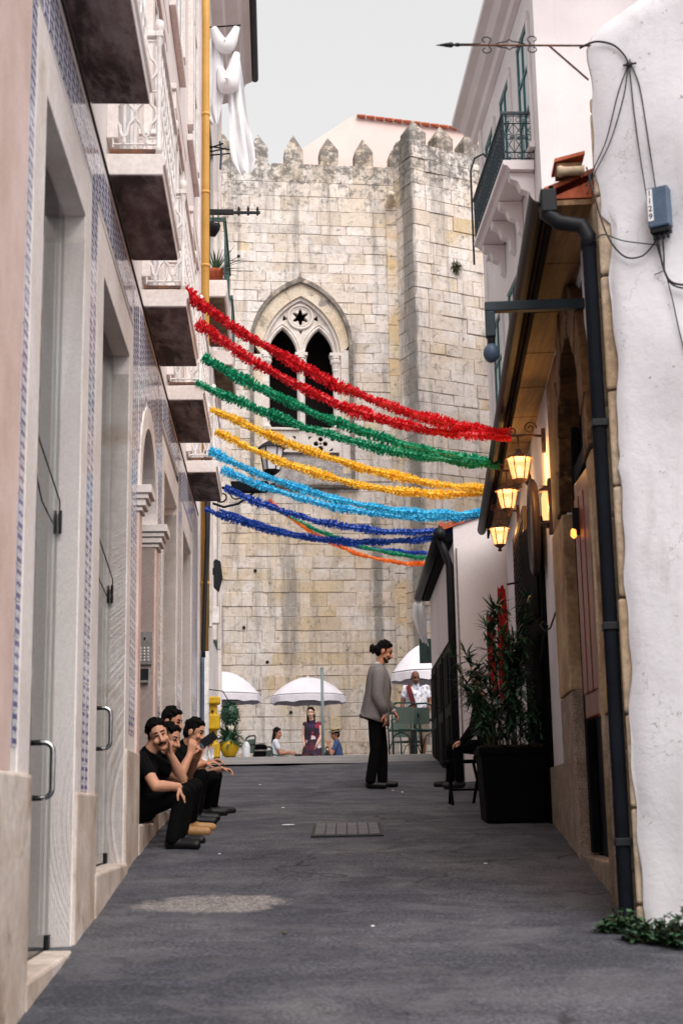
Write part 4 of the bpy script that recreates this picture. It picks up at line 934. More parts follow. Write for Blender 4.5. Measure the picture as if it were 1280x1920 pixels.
# ================================================================== tall white house with green windows
PHT = math.atan(.05)
TX, TY = 3.98, 25.4
TH = empty('tall_white_house', (TX, TY, 1.9), PHT, 'tall white house with green windows and an iron balcony behind the low house', 'house')
tz = 1.9
MB().box(0, 8, 0, 7.3, -1, 16.1).build('wall', mt('white_house'), TH)
MB().box(-.05, .35, -.045, .3, -1, 16.1).build('corner_pilaster', mt('white_house'), TH, bevel=.01)
MB().box(-.05, .3, 7.0, 7.35, -1, 16.1).build('corner_pilaster', mt('white_house'), TH, bevel=.01)
MB().prism([(-.02, 15.9), (-.12, 15.95), (-.16, 16.1), (-.32, 16.16), (-.44, 16.32), (-.62, 16.38), (-.62, 16.52), (-.5, 16.6), (0, 16.7), (0, 15.9)], 'y', -.62, 7.9).build('cornice', mt('white_house'), TH)
MB().box(-.05, 8, -.64, -.02, 16.2, 16.55).build('cornice', mt('white_house'), TH)
def green_window(y0, w_, z0, h_):
    wn = MB().box(-.06, .0, y0 - .14, y0, z0, z0 + h_).box(-.06, .0, y0 + w_, y0 + w_ + .14, z0, z0 + h_).box(-.065, .0, y0 - .14, y0 + w_ + .14, z0 + h_ + .002, z0 + h_ + .18).build('window_surround', mt('white_house'), TH, bevel=.008)
    MB().box(-.012, -.003, y0 + .002, y0 + w_ - .002, z0, z0 + h_ - .002).build('pane', mt('pane'), wn)
    f = MB()
    for yy in (y0 + .003, y0 + w_/2 - .035, y0 + w_ - .075): f.box(-.05, -.014, yy, yy + .07, z0, z0 + h_ - .004)
    for q in range(4): zz = z0 + (h_ - .08)*q/3; f.box(-.045, -.016, y0 + .004, y0 + w_ - .004, zz, zz + .07)
    f.build('window_frame', mt('green_paint'), wn)
    MB().box(-.12, 0, y0 - .2, y0 + w_ + .2, z0 - .12, z0 - .004).build('sill', mt('white_house'), wn, bevel=.008)
for y0 in (.75, 3.0, 5.2):
    green_window(y0, 1.15, 12.35, 2.7)
for y0 in (.6, 3.0, 5.2):
    green_window(y0, 1.15, 7.6, 2.9)
for y0 in (.6, 3.0, 5.2):
    green_window(y0, 1.15, 3.2, 2.6)
# balcony: slab on scrolled consoles, lattice railing
by0, by1, bz = .7, 4.9, 12.02
bs = MB().prism([(-.02, bz - .2), (-.5, bz - .2), (-.56, bz - .12), (-.64, bz - .1), (-.64, bz), (-.02, bz)], 'y', by0, by1).build('balcony_slab', mt('white_house'), TH, bevel=.01)
for yc2 in (by0 + .25, by0 + 1.6, by0 + 2.6, by1 - .3):
    pr = [(0, bz - .205), (-.5, bz - .205), (-.48, bz - .34), (-.34, bz - .40), (-.28, bz - .56), (-.14, bz - .62), (-.10, bz - .85), (0, bz - .95)]
    MB().prism(pr, 'y', yc2 - .12, yc2 + .12).build('console', mt('white_house'), TH, bevel=.02)
def lattice(wd, ht):
    b = MB(); n = max(2, round(wd / .17)); p = wd / n
    def bar(pts, r=.009): b.tube([(x, 0, z) for x, z in pts], r, 5)
    for i in range(n + 1): bar([(p*i, 0), (p*i, ht)], .008)
    for z in (.03, .16, ht - .2, ht - .04): bar([(0, z), (wd, z)], .012)
    for i in range(n):
        x0, x1 = p*i, p*(i+1); c = (x0 + x1)/2
        bar([(x0, .16), (x1, ht*.5), (x0, ht - .2)]); bar([(x1, .16), (x0, ht*.5), (x1, ht - .2)])
        bar(circle(c, ht*.5, p*.3, 10) + [(c + p*.3, ht*.5)]); bar(circle(c, ht - .12, .05, 8) + [(c + .05, ht - .12)], .007); bar(circle(c, .095, .045, 8) + [(c + .045, .095)], .007)
    return b
fr = lattice(by1 - by0 - .04, .98).build('railing_front', mt('teal_iron'), bs, loc=(-.6, by0 + .02, bz + .01), rz=R(90))
lattice(.58, .98).build('railing_end', mt('teal_iron'), bs, loc=(-.59, by0 + .02, bz + .01)); lattice(.58, .98).build('railing_end', mt('teal_iron'), bs, loc=(-.59, by1 - .02, bz + .01))
MB().box(-.63, -.57, by0, by1, bz + .99, bz + 1.04).box(-.569, 0, by0, by0 + .05, bz + .99, bz + 1.04).build('handrail', mt('teal_iron'), bs)
for xx in (-.45, -.3, -.15): MB().cbox((xx, by0 + .02, bz + .48), (.07, .02, .07), None).build('rosette', mt('teal_iron'), bs, bevel=.01)
MB().tube([(-.6, by1 + .3, bz - .4), (-.6, by1 + .3, bz + 1.9), (-.5, by1 + .28, bz + 2.2), (-.3, by1 + .25, bz + 2.3), (-.05, by1 + .2, bz + 2.0)], .025, 6).build('iron_arch', mt('teal_iron'), TH, smooth=True)

# ================================================================== cathedral
CA = R(7.2); C0 = Vector((-1.1, 37, 0))
CT = empty('cathedral', (C0.x, C0.y, 1.9), CA, 'battlemented medieval limestone cathedral wall with a gothic window closing the lane', 'cathedral')
cz = 1.9                                   # world height of the empty
WC = .09
HO = dict(w=1.40, zs=13.85 - cz, za=15.76 - cz)     # hood outer
def hood_half(z):                          # half width of the window opening at height z (0 above the apex)
    if z >= HO['za'] - .06: return 0
    if z < HO['zs']: return HO['w'] - .08 if z > 9.82 - cz else 0
    w_, h = HO['w'] - .08, HO['za'] - .06 - HO['zs']; Rr = (w_*w_ + h*h)/(2*w_)
    q = Rr*Rr - (z - HO['zs'])**2; return max(0, math.sqrt(max(0, q)) - (Rr - w_))
TINTS = [srgb(232,222,216), srgb(226,214,206), srgb(222,208,194), srgb(214,207,202), srgb(236,227,223), srgb(210,196,182), srgb(222,208,194), srgb(228,217,210)]
YEL = [srgb(208,184,146), srgb(212,190,156), srgb(202,180,146)]
stones = []            # (weight, verts, faces, tint)
rs = random.Random(21)
def stone(frame, quad, proud, tint, wgt):
    """frame: function (u, depth, z)->local point; quad: 4 corners (u,z) counter-clockwise"""
    cu = sum(q[0] for q in quad)/4; czq = sum(q[1] for q in quad)/4; ins = .010
    jt = .006 if quad[0][1] > 15.2 else .013
    jit = [(q[0] + rs.uniform(-jt, jt), q[1] + rs.uniform(-jt, jt)) for q in quad]
    def inset(q):
        dx, dz = cu - q[0], czq - q[1]; return (q[0] + math.copysign(min(ins, abs(dx)*.4), dx), q[1] + math.copysign(min(ins, abs(dz)*.4), dz))
    fr_ = [inset(q) for q in jit]; tl = [rs.uniform(-.006, .006) for _ in range(4)]
    vs = [frame(q[0], .05, q[1]) for q in jit] + [frame(q[0], -proud + .009, q[1]) for q in jit] + [frame(q[0], -proud + t, q[1]) for q, t in zip(fr_, tl)]
    fs = [(8, 9, 10, 11)] + [(4 + i, 4 + (i+1) % 4, 8 + (i+1) % 4, 8 + i) for i in range(4)] + [(i, (i+1) % 4, 4 + (i+1) % 4, 4 + i) for i in range(4)]
    stones.append((wgt, vs, fs, tint))
def tint_for(z, lowyel=0):
    if rs.random() < lowyel: return rs.choice(YEL)
    t = rs.choice(TINTS); f = rs.uniform(.88, 1.03); w_ = 1 if z > 7 else 0; return (t[0]*f*(.98 if w_ else .92), t[1]*f*(.97 if w_ else .84), t[2]*f*(.96 if w_ else .72), 1)
# main wall courses
main = lambda u, d, z: Vector((u, d, z))
z = -.3; course = 0
while z < 17.25 - .02:
    zw = z + cz
    h = rs.uniform(.36, .46) if zw > 17.2 else (rs.uniform(.24, .34) if zw > 8 else rs.uniform(.26, .38))
    if z + h > 17.0: h = 17.27 - z
    u = -2.9 - rs.uniform(0, .6)
    hb_, ht_ = hood_half(z + .01), hood_half(z + h - .01)
    segs = []
    while u < 2.72:
        wd = rs.uniform(.5, .95) if zw > 17 else rs.choice([rs.uniform(.28, .5), rs.uniform(.45, .8), rs.uniform(.6, 1.1)])
        u1 = min(u + wd, 2.74)
        if 2.74 - u1 < .2: u1 = 2.74
        segs.append((u, u1)); u = u1
    for (a, b_) in segs:
        gap = .0045
        pieces = []
        if hb_ <= 0 and ht_ <= 0: pieces.append([(a, z), (b_, z), (b_, z + h), (a, z + h)])
        else:
            lb, lt = WC - hb_, WC - ht_; rb, rt = WC + hb_, WC + ht_
            if a < max(lb, lt): 
                bb, bt = min(b_, lb), min(b_, lt); 
                if bb - a > .04 or bt - a > .04: pieces.append([(a, z), (max(bb, a + .02), z), (max(bt, a + .02), z + h), (a, z + h)])
            if b_ > min(rb, rt):
                ab, at_ = max(a, rb), max(a, rt)
                if b_ - ab > .04 or b_ - at_ > .04: pieces.append([(min(ab, b_ - .02), z), (b_, z), (b_, z + h), (min(at_, b_ - .02), z + h)])
        for q in pieces:
            q = [(q[0][0] + gap, q[0][1] + gap), (q[1][0] - gap, q[1][1] + gap), (q[2][0] - gap, q[2][1] - gap), (q[3][0] + gap, q[3][1] - gap)]
            if abs(q[1][0] - q[0][0]) < .05 and abs(q[2][0] - q[3][0]) < .05: continue
            cx_ = sum(p[0] for p in q)/4
            ly = .4 if (zw < 6.4 and 0.1 < cx_ < 1.9 and zw > 4.0) else (.10 if zw < 9 else .03)
            area = (q[1][0] - q[0][0])*h if cx_ > -2.5 else 0
            stone(main, q, rs.uniform(.0, .014) if zw > 17 else rs.uniform(-.003, .022), tint_for(z, ly), area)
    z += h
# tower: return face and right face, rotated against the wall
JX = 2.77; ta = R(27.6) - CA
KX, KY = JX + .95*math.sin(ta), -.95*math.cos(ta)
ret = lambda u, d, z: Vector((JX + (KX - JX)*u/.95 + d*math.cos(ta), KY*u/.95 + d*math.sin(ta), z))       # u 0 (wall) .. 0.95 (corner); depth into the tower
rgt = lambda u, d, z: Vector((KX + u*math.cos(ta) - d*math.sin(ta), KY + u*math.sin(ta) + d*math.cos(ta), z))
z = -.3
while z < 17.6:
    zw = z + cz; h = rs.uniform(.36, .48) if zw > 16.5 else rs.uniform(.28, .44)
    if z + h > 17.35: h = 17.62 - z
    gap = .0055; alt = rs.random() < .5
    qw = .34 + .2*alt
    for (a, b_) in ((.0, .95 - qw), (.95 - qw, .95)):
        stone(ret, [(a + gap, z + gap), (b_ - gap*.3, z + gap), (b_ - gap*.3, z + h - gap), (a + gap, z + h - gap)], rs.uniform(.0, .02), tint_for(z, .05), .12)
    u = 0; first = True
    while u < 4.6:
        wd = (.75 - qw*.6 if first else rs.uniform(.4, .85)); first = False
        u1 = u + wd
        stone(rgt, [(u + gap, z + gap), (u1 - gap, z + gap), (u1 - gap, z + h - gap), (u + gap, z + h - gap)], rs.uniform(.0, .035), tint_for(z, .06), (wd*h if u < 2.3 and zw > 6 else 0)); u = u1
    z += h
# pale ochre drip pilaster under the gargoyle
z = 2.5
while z < 16.0:
    h = rs.uniform(.35, .6); h = min(h, 16.05 - z)
    stone(main, [(2.50, z + .006), (2.80, z + .006), (2.80, z + h - .006), (2.50, z + h - .006)], rs.uniform(.05, .062), rs.choice([srgb(226,200,160), srgb(218,190,148), srgb(224,206,176)]), .16); z += h
stones.sort(key=lambda s_: -s_[0])
def stone_mesh(lst, name):
    me = bpy.data.meshes.new(name); v = []; f = []; col = []
    for (_, vs, fs, t) in lst:
        k = len(v); v += [tuple(p) for p in vs]; f += [tuple(i + k for i in q) for q in fs]; col += [t]*len(vs)
    me.from_pydata(v, [], f); bm = bmesh.new(); bm.from_mesh(me); bmesh.ops.recalc_face_normals(bm, faces=bm.faces); bm.to_mesh(me); bm.free()
    at = me.color_attributes.new('tint', 'FLOAT_COLOR', 'POINT')
    for i, c in enumerate(col): at.data[i].color = c
    me.materials.append(mt('castle')); return me
for s_ in stones[:300]: link('stone', stone_mesh([s_], 'stone'), CT)
tag(link('stonework', stone_mesh(stones[300:], 'stonework'), CT), kind='stuff')
# cores with the window opening left free
hw_, hz0, hz1 = HO['w'] - .06, 9.86 - cz, HO['za'] + .05
mo = MB().box(-7, WC - hw_, .010, .9, -2, 17.25).box(WC + hw_, 4.2, .010, .9, -2, 17.25).box(WC - hw_, WC + hw_, .0105, .9, -2, hz0).box(WC - hw_, WC + hw_, .011, .9, hz1, 17.25)
mo.build('wall_core', mt('mortar'), CT)
sp1 = arch_pts(WC, HO['w'] - .07, HO['zs'], HO['za'] - .05)
sl_ = [(WC - hw_, HO['zs'] - .01)] + sp1[:15] + [(WC, hz1 + .002), (WC - hw_, hz1 + .002)]
sr_ = [(2*WC - x, zz) for x, zz in sl_]
MB().prism(sl_, 'y', .034, .6).prism(sr_, 'y', .034, .6).build('wall_core', mt('mortar'), CT)
tw_ = MB(); foot = [ret(0, .012, 0), ret(.938, .012, 0), rgt(6, .012, 0), rgt(6, 4, 0), ret(0, 3.5, 0)]
tw_.prism([(p.x, p.y) for p in foot], 'z', -2, 17.55); tw_.build('tower_core', mt('mortar'), CT)
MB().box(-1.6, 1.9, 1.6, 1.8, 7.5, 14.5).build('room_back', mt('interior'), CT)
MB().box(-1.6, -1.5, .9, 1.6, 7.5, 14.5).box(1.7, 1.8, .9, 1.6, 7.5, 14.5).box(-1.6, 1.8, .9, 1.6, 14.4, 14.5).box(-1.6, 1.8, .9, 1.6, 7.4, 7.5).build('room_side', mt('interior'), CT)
# merlons with pyramid tops
def merlon(frame, u0, u1, zb, zsh, ztip, dep=.5):
    b = MB(); um = (u0 + u1)/2; n0 = [(u0, 0), (u1, 0), (u1, dep), (u0, dep)]
    vs = [frame(u, d, zb) for u, d in n0] + [frame(u, d, zsh) for u, d in n0] + [frame(um, dep/2, ztip)]
    b.add(vs, [(0, 1, 5, 4), (1, 2, 6, 5), (2, 3, 7, 6), (3, 0, 4, 7), (4, 5, 8), (5, 6, 8), (6, 7, 8), (7, 4, 8)])
    me = b.mesh('merlon', mt('castle')); at = me.color_attributes.new('tint', 'FLOAT_COLOR', 'POINT'); t = tint_for(0)
    for d in at.data: d.color = (t[0]*.9, t[1]*.9, t[2]*.9, 1)
    o = link('merlon', me, CT); bv = o.modifiers.new('bevel', 'BEVEL'); bv.width = .012; bv.segments = 2; return o
for k in range(-3, 5):
    uc = -1.04 + .99*k
    if uc < 2.95: merlon(lambda u, d, z: main(u, d + .0, z), uc - .26, uc + .26, 16.8, 17.70 + rs.uniform(-.03, .03), 18.24 + rs.uniform(-.03, .03))
for k in range(5):
    uc = .24 + .89*k; merlon(lambda u, d, z: rgt(u, d + .0, z), uc - .27, uc + .27, 17.2, 18.0, 18.45 + rs.uniform(-.02, .03))
merlon(lambda u, d, z: ret(u, d, z), .0, .42, 17.2, 17.9, 18.2)
# ---- gothic window
def band(outer, inner, y0, y1, name, mat_, parent):
    b = MB(); n = len(outer)
    for i in range(n - 1):
        q = [outer[i], outer[i+1], inner[i+1], inner[i]]; b.prism(q, 'y', y0, y1)
    return b.build(name, mt(mat_), parent)
def jamb_arch(w_, zs, za, zbot, n=14): return [(WC - w_, zbot)] + arch_pts(WC, w_, zs, za, n) + [(WC + w_, zbot)]
wn = empty('gothic_window', (0, 0, 0)); wn.parent = CT
zb_ = 9.95 - cz
band(jamb_arch(HO['w'], HO['zs'], HO['za'], zb_), jamb_arch(HO['w'] - .10, HO['zs'], HO['za'] - .13, zb_), -.10, .06, 'hood_mould', 'hood', wn)
# voussoirs between hood and recess, each its own block
o1 = arch_pts(WC, HO['w'] - .10, HO['zs'], HO['za'] - .13, 16); i1 = arch_pts(WC, 1.08, 13.55 - cz, 15.26 - cz, 16)
for i in range(0, 32, 4):
    b = MB()
    for j in range(i, i + 4): b.prism([o1[j], o1[j+1], i1[j+1], i1[j]], 'y', -.005 + .008*((i//4) % 2), .3)
    b.build('voussoir', mt('voussoir'), wn)
for sgn in (-1, 1):
    zz = zb_
    while zz < 13.5 - cz:
        h = rs.uniform(.42, .6); h = min(h, 13.85 - cz - zz)
        xa, xb = WC + sgn*1.08, WC + sgn*(HO['w'] - .10); MB().box(min(xa, xb), max(xa, xb), -.004, .3, zz + .004, zz + h - .004).build('jamb_block', mt('voussoir' if rs.random() < .6 else 'tracery'), wn, bevel=.01); zz += h
# inner order with mould
band(jamb_arch(1.08, 13.55 - cz, 15.26 - cz, zb_), jamb_arch(1.0, 13.55 - cz, 15.16 - cz, zb_), .08, .4, 'inner_order', 'tracery', wn)
# tracery plate with two lights, rose and spandrel eyes
def light(c, w_, zs, za, zbot): return [(c - w_, zbot)] + arch_pts(c, w_, zs, za, 12) + [(c + w_, zbot)]
plate = jamb_arch(1.01, 13.55 - cz, 15.17 - cz, 11.46 - cz)
lc_, rc_ = WC - .5, WC + .5
holes = [light(lc_, .40, 13.55 - cz, 14.36 - cz, 11.56 - cz), light(rc_, .40, 13.55 - cz, 14.36 - cz, 11.56 - cz)]
rz_ = 14.70 - cz
rose = [(WC + .20*(1 + .32*math.cos(6*a))*math.cos(a + .52)*.9, rz_ + .20*(1 + .32*math.cos(6*a))*math.sin(a + .52)*.9) for a in [2*math.pi*q/60 for q in range(60)]]
tri = lambda cx, cz_, r, rot: [(cx + r*math.cos(rot + 2.094*q), cz_ + r*math.sin(rot + 2.094*q)) for q in range(3)]
holes += [rose, tri(WC - .43, rz_ - .04, .10, 1.9), tri(WC + .43, rz_ - .04, .10, 1.24), tri(WC, rz_ - .42, .075, -1.57)]
me = plate_mesh('tracery', [plate] + holes, .14, mt('tracery'), .0); o = link('tracery', me, wn, (0, .24, 0))
ring = lambda r_, y, rr: MB().tube([(WC + r_*math.cos(a), y, rz_ + r_*math.sin(a)) for a in [2*math.pi*q/36 for q in range(36)]], rr, 6, True)
ring(.335, .165, .045).build('rose_ring', mt('tracery'), wn, smooth=True); ring(.26, .17, .02).build('rose_ring', mt('tracery'), wn, smooth=True)
for c in (lc_, rc_):
    for (w2, za2, rr) in ((.43, 14.41 - cz, .03), (.49, 14.5 - cz, .022)):
        MB().tube([(x, .165, zz) for x, zz in arch_pts(c, w2, 13.6 - cz, za2, 12)], rr, 6).build('light_mould', mt('tracery'), wn, smooth=True)
for x, r_ in ((WC, .085), (WC - .95, .085), (WC + .95, .085)):
    MB().lathe([(r_*1.5, 0), (r_*1.6, .06), (r_*1.1, .12), (r_, .16), (r_, 1.62), (r_*1.2, 1.66), (r_*1.1, 1.7), (r_*1.35, 1.82), (r_*1.25, 1.88), (r_*1.7, 1.98), (r_*1.9, 2.0), (r_*1.9, 2.08)], 12, (x, .15, 11.5 - cz)).build('colonnette', mt('tracery'), wn, smooth=False)
    MB().cbox((x, .15, 13.60 - cz), (.34, .3, .09)).build('capital', mt('tracery'), wn, bevel=.01)
    cp = MB(); 
    for q in range(10): a = q*.628; cp.ell((x + .11*math.cos(a), .15 + .11*math.sin(a), 13.42 - cz), (.045, .045, .09), 5)
    cp.build('capital_leaves', mt('tracery'), wn)
# parapet with quatrefoils, sloped sill and ledge
def quatrefoil(c, zc, r): return [circle(c + r*math.cos(a), zc + r*math.sin(a), r*.55, 12) for a in (0, math.pi/2, math.pi, 1.5*math.pi)] + [circle(c, zc, r*.28, 10)]
outl = [[(WC - 1.02, 10.86 - cz), (WC + 1.02, 10.86 - cz), (WC + 1.02, 11.455 - cz), (WC - 1.02, 11.455 - cz)]]
hol = []
for c in (lc_, rc_):
    hol += quatrefoil(c, 11.1 - cz, .125)
    for sx in (-1, 1):
        for sz in (-1, 1): hol.append([(c + sx*.33, 11.1 - cz + sz*.2), (c + sx*.22, 11.1 - cz + sz*.2), (c + sx*.33, 11.1 - cz + sz*.1)][::(1 if sx*sz > 0 else -1)])
me = plate_mesh('parapet', outl + hol, .12, mt('tracery')); link('parapet', me, wn, (0, .16, 0))
MB().box(WC - 1.02, WC + 1.02, .3, .34, 10.86 - cz, 11.45 - cz).build('parapet_back', mt('interior'), wn)
MB().box(WC - 1.03, WC + 1.03, .04, .34, 11.46 - cz, 11.52 - cz).build('parapet_rail', mt('tracery'), wn, bevel=.01)
MB().box(WC - .09, WC + .09, .08, .11, 10.88 - cz, 11.45 - cz).build('parapet_pier', mt('tracery'), wn, bevel=.01)
MB().prism([(-.12, 9.95 - cz), (.4, 9.95 - cz), (.4, 10.86 - cz), (.22, 10.86 - cz)], 'x', WC - 1.3, WC + 1.3).build('sloped_sill', mt('granite_grey'), wn)
MB().prism([(-.16, 9.83 - cz), (.05, 9.80 - cz), (.05, 9.94 - cz), (-.16, 9.94 - cz), (-.2, 9.9 - cz)], 'x', WC - 1.5, WC + 1.5).build('ledge', mt('hood'), wn, bevel=.01)
# gargoyle
gg = empty('gargoyle', (2.62, 0, 16.12)); gg.parent = CT
b = MB().ell((0, -.22, .04), (.13, .24, .12)).ell((-.03, -.46, .10), (.11, .12, .10)).ell((-.05, -.56, .05), (.06, .09, .05)).ell((-.1, -.42, .2), (.03, .04, .05), 5).ell((.06, -.42, .2), (.03, .04, .05), 5).ell((0, .05, .0), (.16, .2, .15))
b.build('beast', mt('voussoir'), gg, smooth=True); MB().ell((-.05, -.60, .07), (.035, .05, .02)).build('mouth', mt('interior'), gg)
# putlog holes
for (u, zz) in ((-1.61, 16.35), (-.9, 5.2), (.4, 4.7), (-1.5, 6.1), (1.9, 8.4), (-1.2, 7.6), (2.1, 4.1), (-.3, 3.9)):
    MB().lathe([(.045, 0), (.04, .03)], 9, m=Matrix.Translation((u, -.036, zz - cz)) @ Matrix.Rotation(R(-90), 4, 'X')).build('putlog_hole', mt('interior'), CT)
tuft = empty('wall_plant', C0, 0, 'small green plant growing from the cathedral tower wall', 'plant')
p_ = rgt(1.32, -.03, 15.9 - cz); cc, ss = math.cos(CA), math.sin(CA)
tuft.location = (C0.x + p_.x*cc - p_.y*ss, C0.y + p_.x*ss + p_.y*cc, 16.0)
b = MB()
for k in range(110):
    a = r3.uniform(0, 6.28); el = r3.uniform(-1.2, 1.3); blade(b, (r3.uniform(-.1, .1), 0, r3.uniform(-.05, .1)), (math.cos(a)*math.cos(el), -abs(math.sin(a))*math.cos(el)*.8, math.sin(el)), r3.uniform(.12, .26), .014, .7, 3)
b.build('leaves', mt('leaf_olive'), tuft)
# ================================================================== pink house far behind the battlements
PK = empty('pink_house', (2.3, 56, 2.35), R(3), 'pale pink house gable with a clay tile roof edge behind the battlements', 'house')
MB().prism([(-7, 0), (14, 0), (14, 26.0), (-1.6, 28.0), (-7, 24.2)], 'y', 0, 14).build('wall', mt('pale_pink_house'), PK)
MB().prism([(-1.6, 28.02), (14, 26.02), (14.3, 25.95), (14.3, 26.1), (-1.6, 28.12)], 'y', .3, 14.2).build('roof', mt('terracotta'), PK)
for k in range(40):
    x0 = -1.35 + k*.39; z0 = 28.02 - (x0 + 1.6)*.1282
    MB().tube([(x0, -.1, z0 + .02), (x0 + .37, -.1, z0 - .03)], [.075, .09], 7).build('roof_tile', mt('terracotta'), PK)
# ================================================================== paving strip at the top of the lane
b = MB(); ys = [20.9 + .25*k for k in range(17)]
zz_ = lambda y: sum(g(y + d) for d in (-1.2, -.8, -.4, 0, .4, .8, 1.2)) / 7 + .012
for i, y in enumerate(ys):
    for j, x in enumerate((-2.05, -1, 0, .9, 1.35)): b.v.append((x, y + (.25*math.sin(x*1.3) if i == 0 else 0), zz_(y) ))
b.f = [(i*5 + j, i*5 + j + 1, (i+1)*5 + j + 1, (i+1)*5 + j) for i in range(16) for j in range(4)]
tag(b.build('pavement', mt('pale_paving')), 'pale worn concrete strip across the crest of the lane', None, None, 'structure')
# ================================================================== garlands
def garland(A, B, sag, name_mat, label, rad=.058, seed=0):
    rr = random.Random(seed); A, B = Vector(A), Vector(B); L = (B - A).length; n = int(L*900); b = MB()
    def P(t): 
        w_ = .012*math.sin(t*L*7 + seed) + .01*math.sin(t*L*15 + seed*2)
        return A.lerp(B, t) + Vector((0, w_, -sag*4*t*(1-t) + w_*.6))
    core = [P(i/60) for i in range(61)]; b.tube(core, rad*.42, 6)
    for i in range(n):
        t = rr.random(); p = P(t); d = (P(min(1, t + .01)) - P(max(0, t - .01))).normalized()
        a = rr.uniform(0, 6.283); u = d.orthogonal().normalized(); w_ = d.cross(u)
        o = u*math.cos(a) + w_*math.sin(a); thick = .82 + .25*math.sin(t*L*4.1 + seed) * math.sin(t*L*9 + 1)
        ln = rad*thick*rr.uniform(.75, 1.18); tip = p + o*ln + d*rr.uniform(-.02, .02); q = d*rr.uniform(.004, .009)
        base = p + o*rad*.25; k = len(b.v)
        b.v += [tuple(base - q), tuple(base + q), tuple(tip + q*.7), tuple(tip - q*.7)]; b.f.append((k, k+1, k+2, k+3))
    me = bpy.data.meshes.new('garland'); me.from_pydata(b.v, [], b.f); me.materials.append(mt(name_mat))
    o = link('garland', me); o.location = A; me.transform(Matrix.Translation(-A))
    tag(o, label, 'garland', 'tinsel garlands strung across the lane')
G_ = [((-1.24,10.52,5.42),(1.503,12.21,4.65),.238,'tin_red','upper red tinsel garland, the highest of all the garlands'),
 ((-1.186,11.38,5.44),(1.494,12.07,4.60),.283,'tin_red','lower red tinsel garland just above the green ones'),
 ((-1.233,12.36,5.46),(1.59,13.67,4.74),.181,'tin_green','upper of the two long green tinsel garlands'),
 ((-1.359,13.0,5.42),(1.591,13.68,4.72),.170,'tin_green','lower of the two long green tinsel garlands'),
 ((-1.309,13.94,5.43),(1.698,15.47,4.87),.174,'tin_yellow','upper of the two yellow tinsel garlands'),
 ((-1.36,15.01,5.48),(1.699,15.49,4.85),.25,'tin_yellow','lower of the two yellow tinsel garlands'),
 ((-1.482,15.64,5.42),(1.79,17.0,4.94),.255,'tin_cyan','upper of the two light blue tinsel garlands'),
 ((-1.45,16.87,5.5),(1.792,17.03,4.91),.234,'tin_cyan','lower of the two light blue tinsel garlands'),
 ((-1.498,17.88,5.5),(1.834,17.74,4.92),.284,'tin_blue','dark blue tinsel garland starting at the last stone balcony'),
 ((-1.77,18.13,5.28),(1.835,17.75,4.91),.314,'tin_blue','dark blue tinsel garland starting at the yellow pipe and sagging lowest'),
 ((-2.053,23.5,6.418),(1.346,22.3,5.39),.156,'tin_blue','far thin dark blue garland reaching the projecting house gutter'),
 ((-1.19,22.2,6.214),(1.336,22.3,5.312),.171,'tin_green','far thin green garland above the orange one'),
 ((-1.164,22.2,6.274),(1.325,22.3,5.226),.291,'tin_orange','far thin orange garland, the only orange one')]
for k, (A, B, s_, c_, lb) in enumerate(G_): garland(A, B, s_, c_, lb, .06 if k < 10 else .042, k + 1)
# ================================================================== drain cover, litter
def on_ground(x, y, dz=0): return (x, y, sum(g(y + d) for d in (-1.2, -.8, -.4, 0, .4, .8, 1.2)) / 7 + dz)
SL = math.atan2(g(12.4) - g(11.2), 1.2)
dc = empty('drain_cover', on_ground(0, 11.78, .006), 0, 'rectangular iron drain cover set in the middle of the asphalt', 'drain cover'); dc.rotation_euler = (SL, 0, 0)
MB().box(-.28, .28, -.52, .52, -.03, .004).build('frame', mt('iron_old'), dc)
for i in range(6):
    for j in range(9):
        x0 = -.255 + i*.086; y0 = -.49 + j*.11; MB().box(x0, x0 + .076, y0, y0 + .095, .0, .012).build('grid_block', mt('iron_block'), dc)
lit = [(-.50, 12.3, 'white_print', (.10, .05), 'white scrap of paper lying left of the drain cover'), (.62, 16.1, 'white_print', (.03, .03), 'tiny white scrap on the asphalt by the standing man'), (.52, 16.4, 'white_print', (.025, .02), 'tiny white scrap just behind the standing man'), (-.32, 7.35, 'stem', (.03, .04), 'small brown leaf on the asphalt near the camera'), (-.62, 14.2, 'white_print', (.03, .03), 'small white scrap on the asphalt by the seated men'), (-1.05, 17.6, 'white_print', (.03, .03), 'small white scrap on the asphalt beyond the seated men'), (.12, 7.5, 'white_print', (.02, .02), 'tiny white speck on the asphalt near the camera'), (.9, 9.6, 'white_print', (.03, .015), 'tiny white speck on the asphalt near the door sill'), (-.9, 10.3, 'white_print', (.02, .02), 'tiny white speck on the asphalt at the front man boots')]
for k, (x, y, mm, (sx, sy), lb) in enumerate(lit):
    b = MB(); rr = random.Random(k); n = 7
    pts = [(sx*.5*rr.uniform(.7, 1.2)*math.cos(6.283*i/n), sy*.5*rr.uniform(.7, 1.2)*math.sin(6.283*i/n)) for i in range(n)]
    b.prism(pts, 'z', .006, .011); o = b.build('litter', mt(mm)); o.location = on_ground(x, y); o.rotation_euler = (.08, 0, 0); tag(o, lb, 'litter', 'litter on the asphalt')
